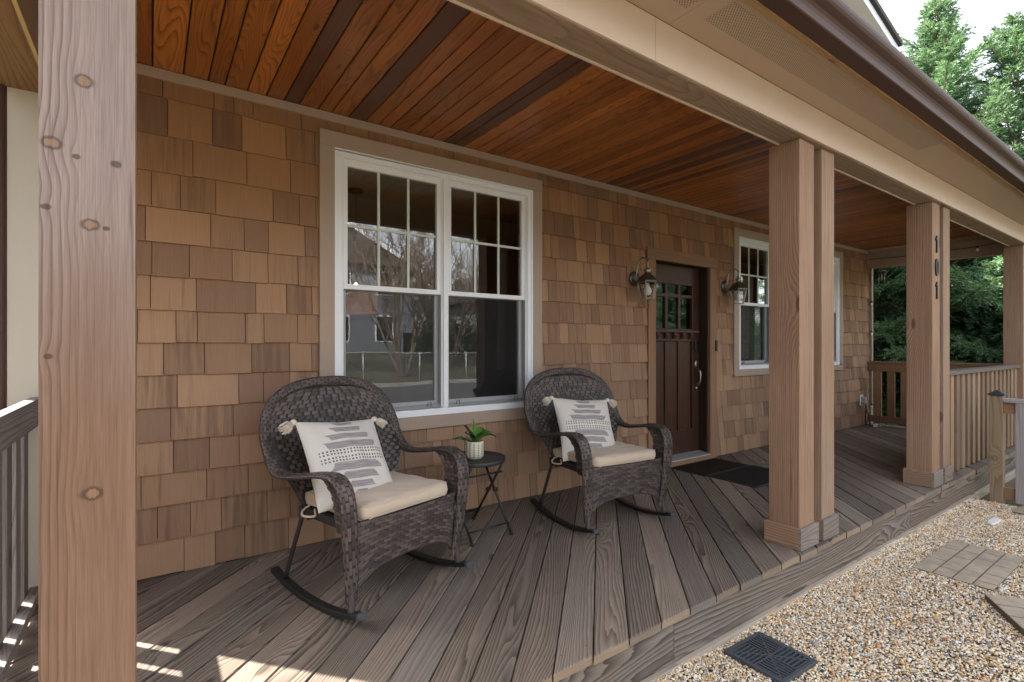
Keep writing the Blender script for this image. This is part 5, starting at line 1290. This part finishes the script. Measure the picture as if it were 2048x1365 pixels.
for q_,(xx,yy,rz_,s_) in enumerate(((5.2,-19.6,1.,.9),(13.2,-21.5,2.,1.05),(20.5,-18.8,3.,.95))):
    c_=copy_tree(bt1); c_.location=(xx,yy,.05); c_.rotation_euler=(0,0,rz_); c_.scale=(s_,s_,s_); c_['label']=('bare tree at the left of the slate house across the street','bare tree between the two middle shrubs across the street','bare tree at the far right across the street')[q_]
def hedge(loc,sx,sy,sz,seed,label):
    rg=np.random.default_rng(seed); n=9000; t=thing('shrub',label,'shrub',loc)
    u=rg.standard_normal((n,3)); u/=np.linalg.norm(u,axis=1)[:,None]; r=rg.uniform(.55,1.05,n)**.6
    p=u*r[:,None]*np.array([sx,sy,sz])*(1+.18*np.sin(u[:,:1]*7+u[:,1:2]*5+u[:,2:]*9)); p[:,2]=np.abs(p[:,2])
    d=rg.standard_normal((n,3))*.09; s=np.cross(d,rg.standard_normal((n,3))); s=s/np.linalg.norm(s,axis=1)[:,None]*.035
    V=np.stack([p-s*.3,p+d*.5+s,p+d,p+d*.5-s],1).reshape(-1,3); c=np.array([.05,.09,.03])*rg.uniform(.5,1.5,(n,1))
    np_mesh('leaves',V,np.arange(len(V)).reshape(-1,4),M_FOL,c,t)
    m=MB(); m.tube([(0,0,-.2),(0,0,sz*.6)],.05,6); m.build('stem',MBK,t)
hedge((14.5,-23,.4),2.6,1.6,2.4,4,'round evergreen shrub between the two houses across the street')
hedge((3.5,-24,.5),1.8,1.3,1.7,5,'round evergreen shrub left of the slate two storey house')

# the wooded slope behind the street houses
def woods():
    rg=np.random.default_rng(2); n=42000
    x=rg.uniform(-45,70,n); top=6.5+2.5*np.sin(x*.35)+1.8*np.sin(x*.9+2)+rg.normal(0,.8,n); z=.5+top*rg.random(n)**.8; y=-44+rg.normal(0,1.6,n)
    p=np.stack([x,y,z],1); d=rg.standard_normal((n,3))*.45; s_=np.cross(d,rg.standard_normal((n,3))); s_=s_/np.linalg.norm(s_,axis=1)[:,None]*.09
    V=np.stack([p-s_*.3,p+d*.5+s_,p+d,p+d*.5-s_],1).reshape(-1,3); c=np.array([.10,.095,.06])*rg.uniform(.5,1.5,(n,1))
    o=np_mesh('woods',V,np.arange(len(V)).reshape(-1,4),M_FOL,c); tag(o,'brown wooded slope behind the houses across the street','wood',kind='stuff')
woods()
# ------------------------------------------------------------------ light, sky, camera
SUN_AZ=Vector((-.65,.76,0)).normalized(); EL=R(45)
sd=SUN_AZ*math.cos(EL)+Vector((0,0,math.sin(EL)))
l=bpy.data.lights.new('sun','SUN'); l.energy=5.0; l.angle=R(.53); l.color=(1.,.93,.83)
lo=bpy.data.objects.new('sun',l); COL.objects.link(lo); lo.rotation_euler=(-sd).to_track_quat('-Z','Y').to_euler(); lo.location=sd*40
w=bpy.data.worlds.new('World'); S.world=w; w.use_nodes=True; nt=w.node_tree; nt.nodes.clear()
sky=nt.nodes.new('ShaderNodeTexSky'); sky.sky_type='NISHITA'; sky.sun_disc=False; sky.sun_elevation=EL; sky.sun_rotation=math.atan2(SUN_AZ.x,SUN_AZ.y)
sky.air_density=1.0; sky.dust_density=2.5; sky.ozone_density=1.0
hs=nt.nodes.new('ShaderNodeHueSaturation'); hs.inputs['Saturation'].default_value=.28; hs.inputs['Value'].default_value=1.0
bg=nt.nodes.new('ShaderNodeBackground'); bg.inputs[1].default_value=.15; out=nt.nodes.new('ShaderNodeOutputWorld')
nt.links.new(sky.outputs[0],hs.inputs['Color']); nt.links.new(hs.outputs[0],bg.inputs[0]); nt.links.new(bg.outputs[0],out.inputs[0])
cam=bpy.data.cameras.new('camera'); cam.sensor_width=36; cam.lens=1020.5/2048*36; cam.shift_y=8.5/2048; cam.clip_start=.02; cam.clip_end=600
co=bpy.data.objects.new('camera',cam); COL.objects.link(co); co.location=(0,-3.352,1.25); co.rotation_euler=(R(90),0,R(-35.265)); S.camera=co
S.view_settings.view_transform='Standard'; S.view_settings.look='None'; S.view_settings.gamma=1; S.view_settings.exposure=2.38
S.cycles.max_bounces=8; S.cycles.transparent_max_bounces=16; S.cycles.diffuse_bounces=5
S.cycles.caustics_reflective=False; S.cycles.caustics_refractive=False
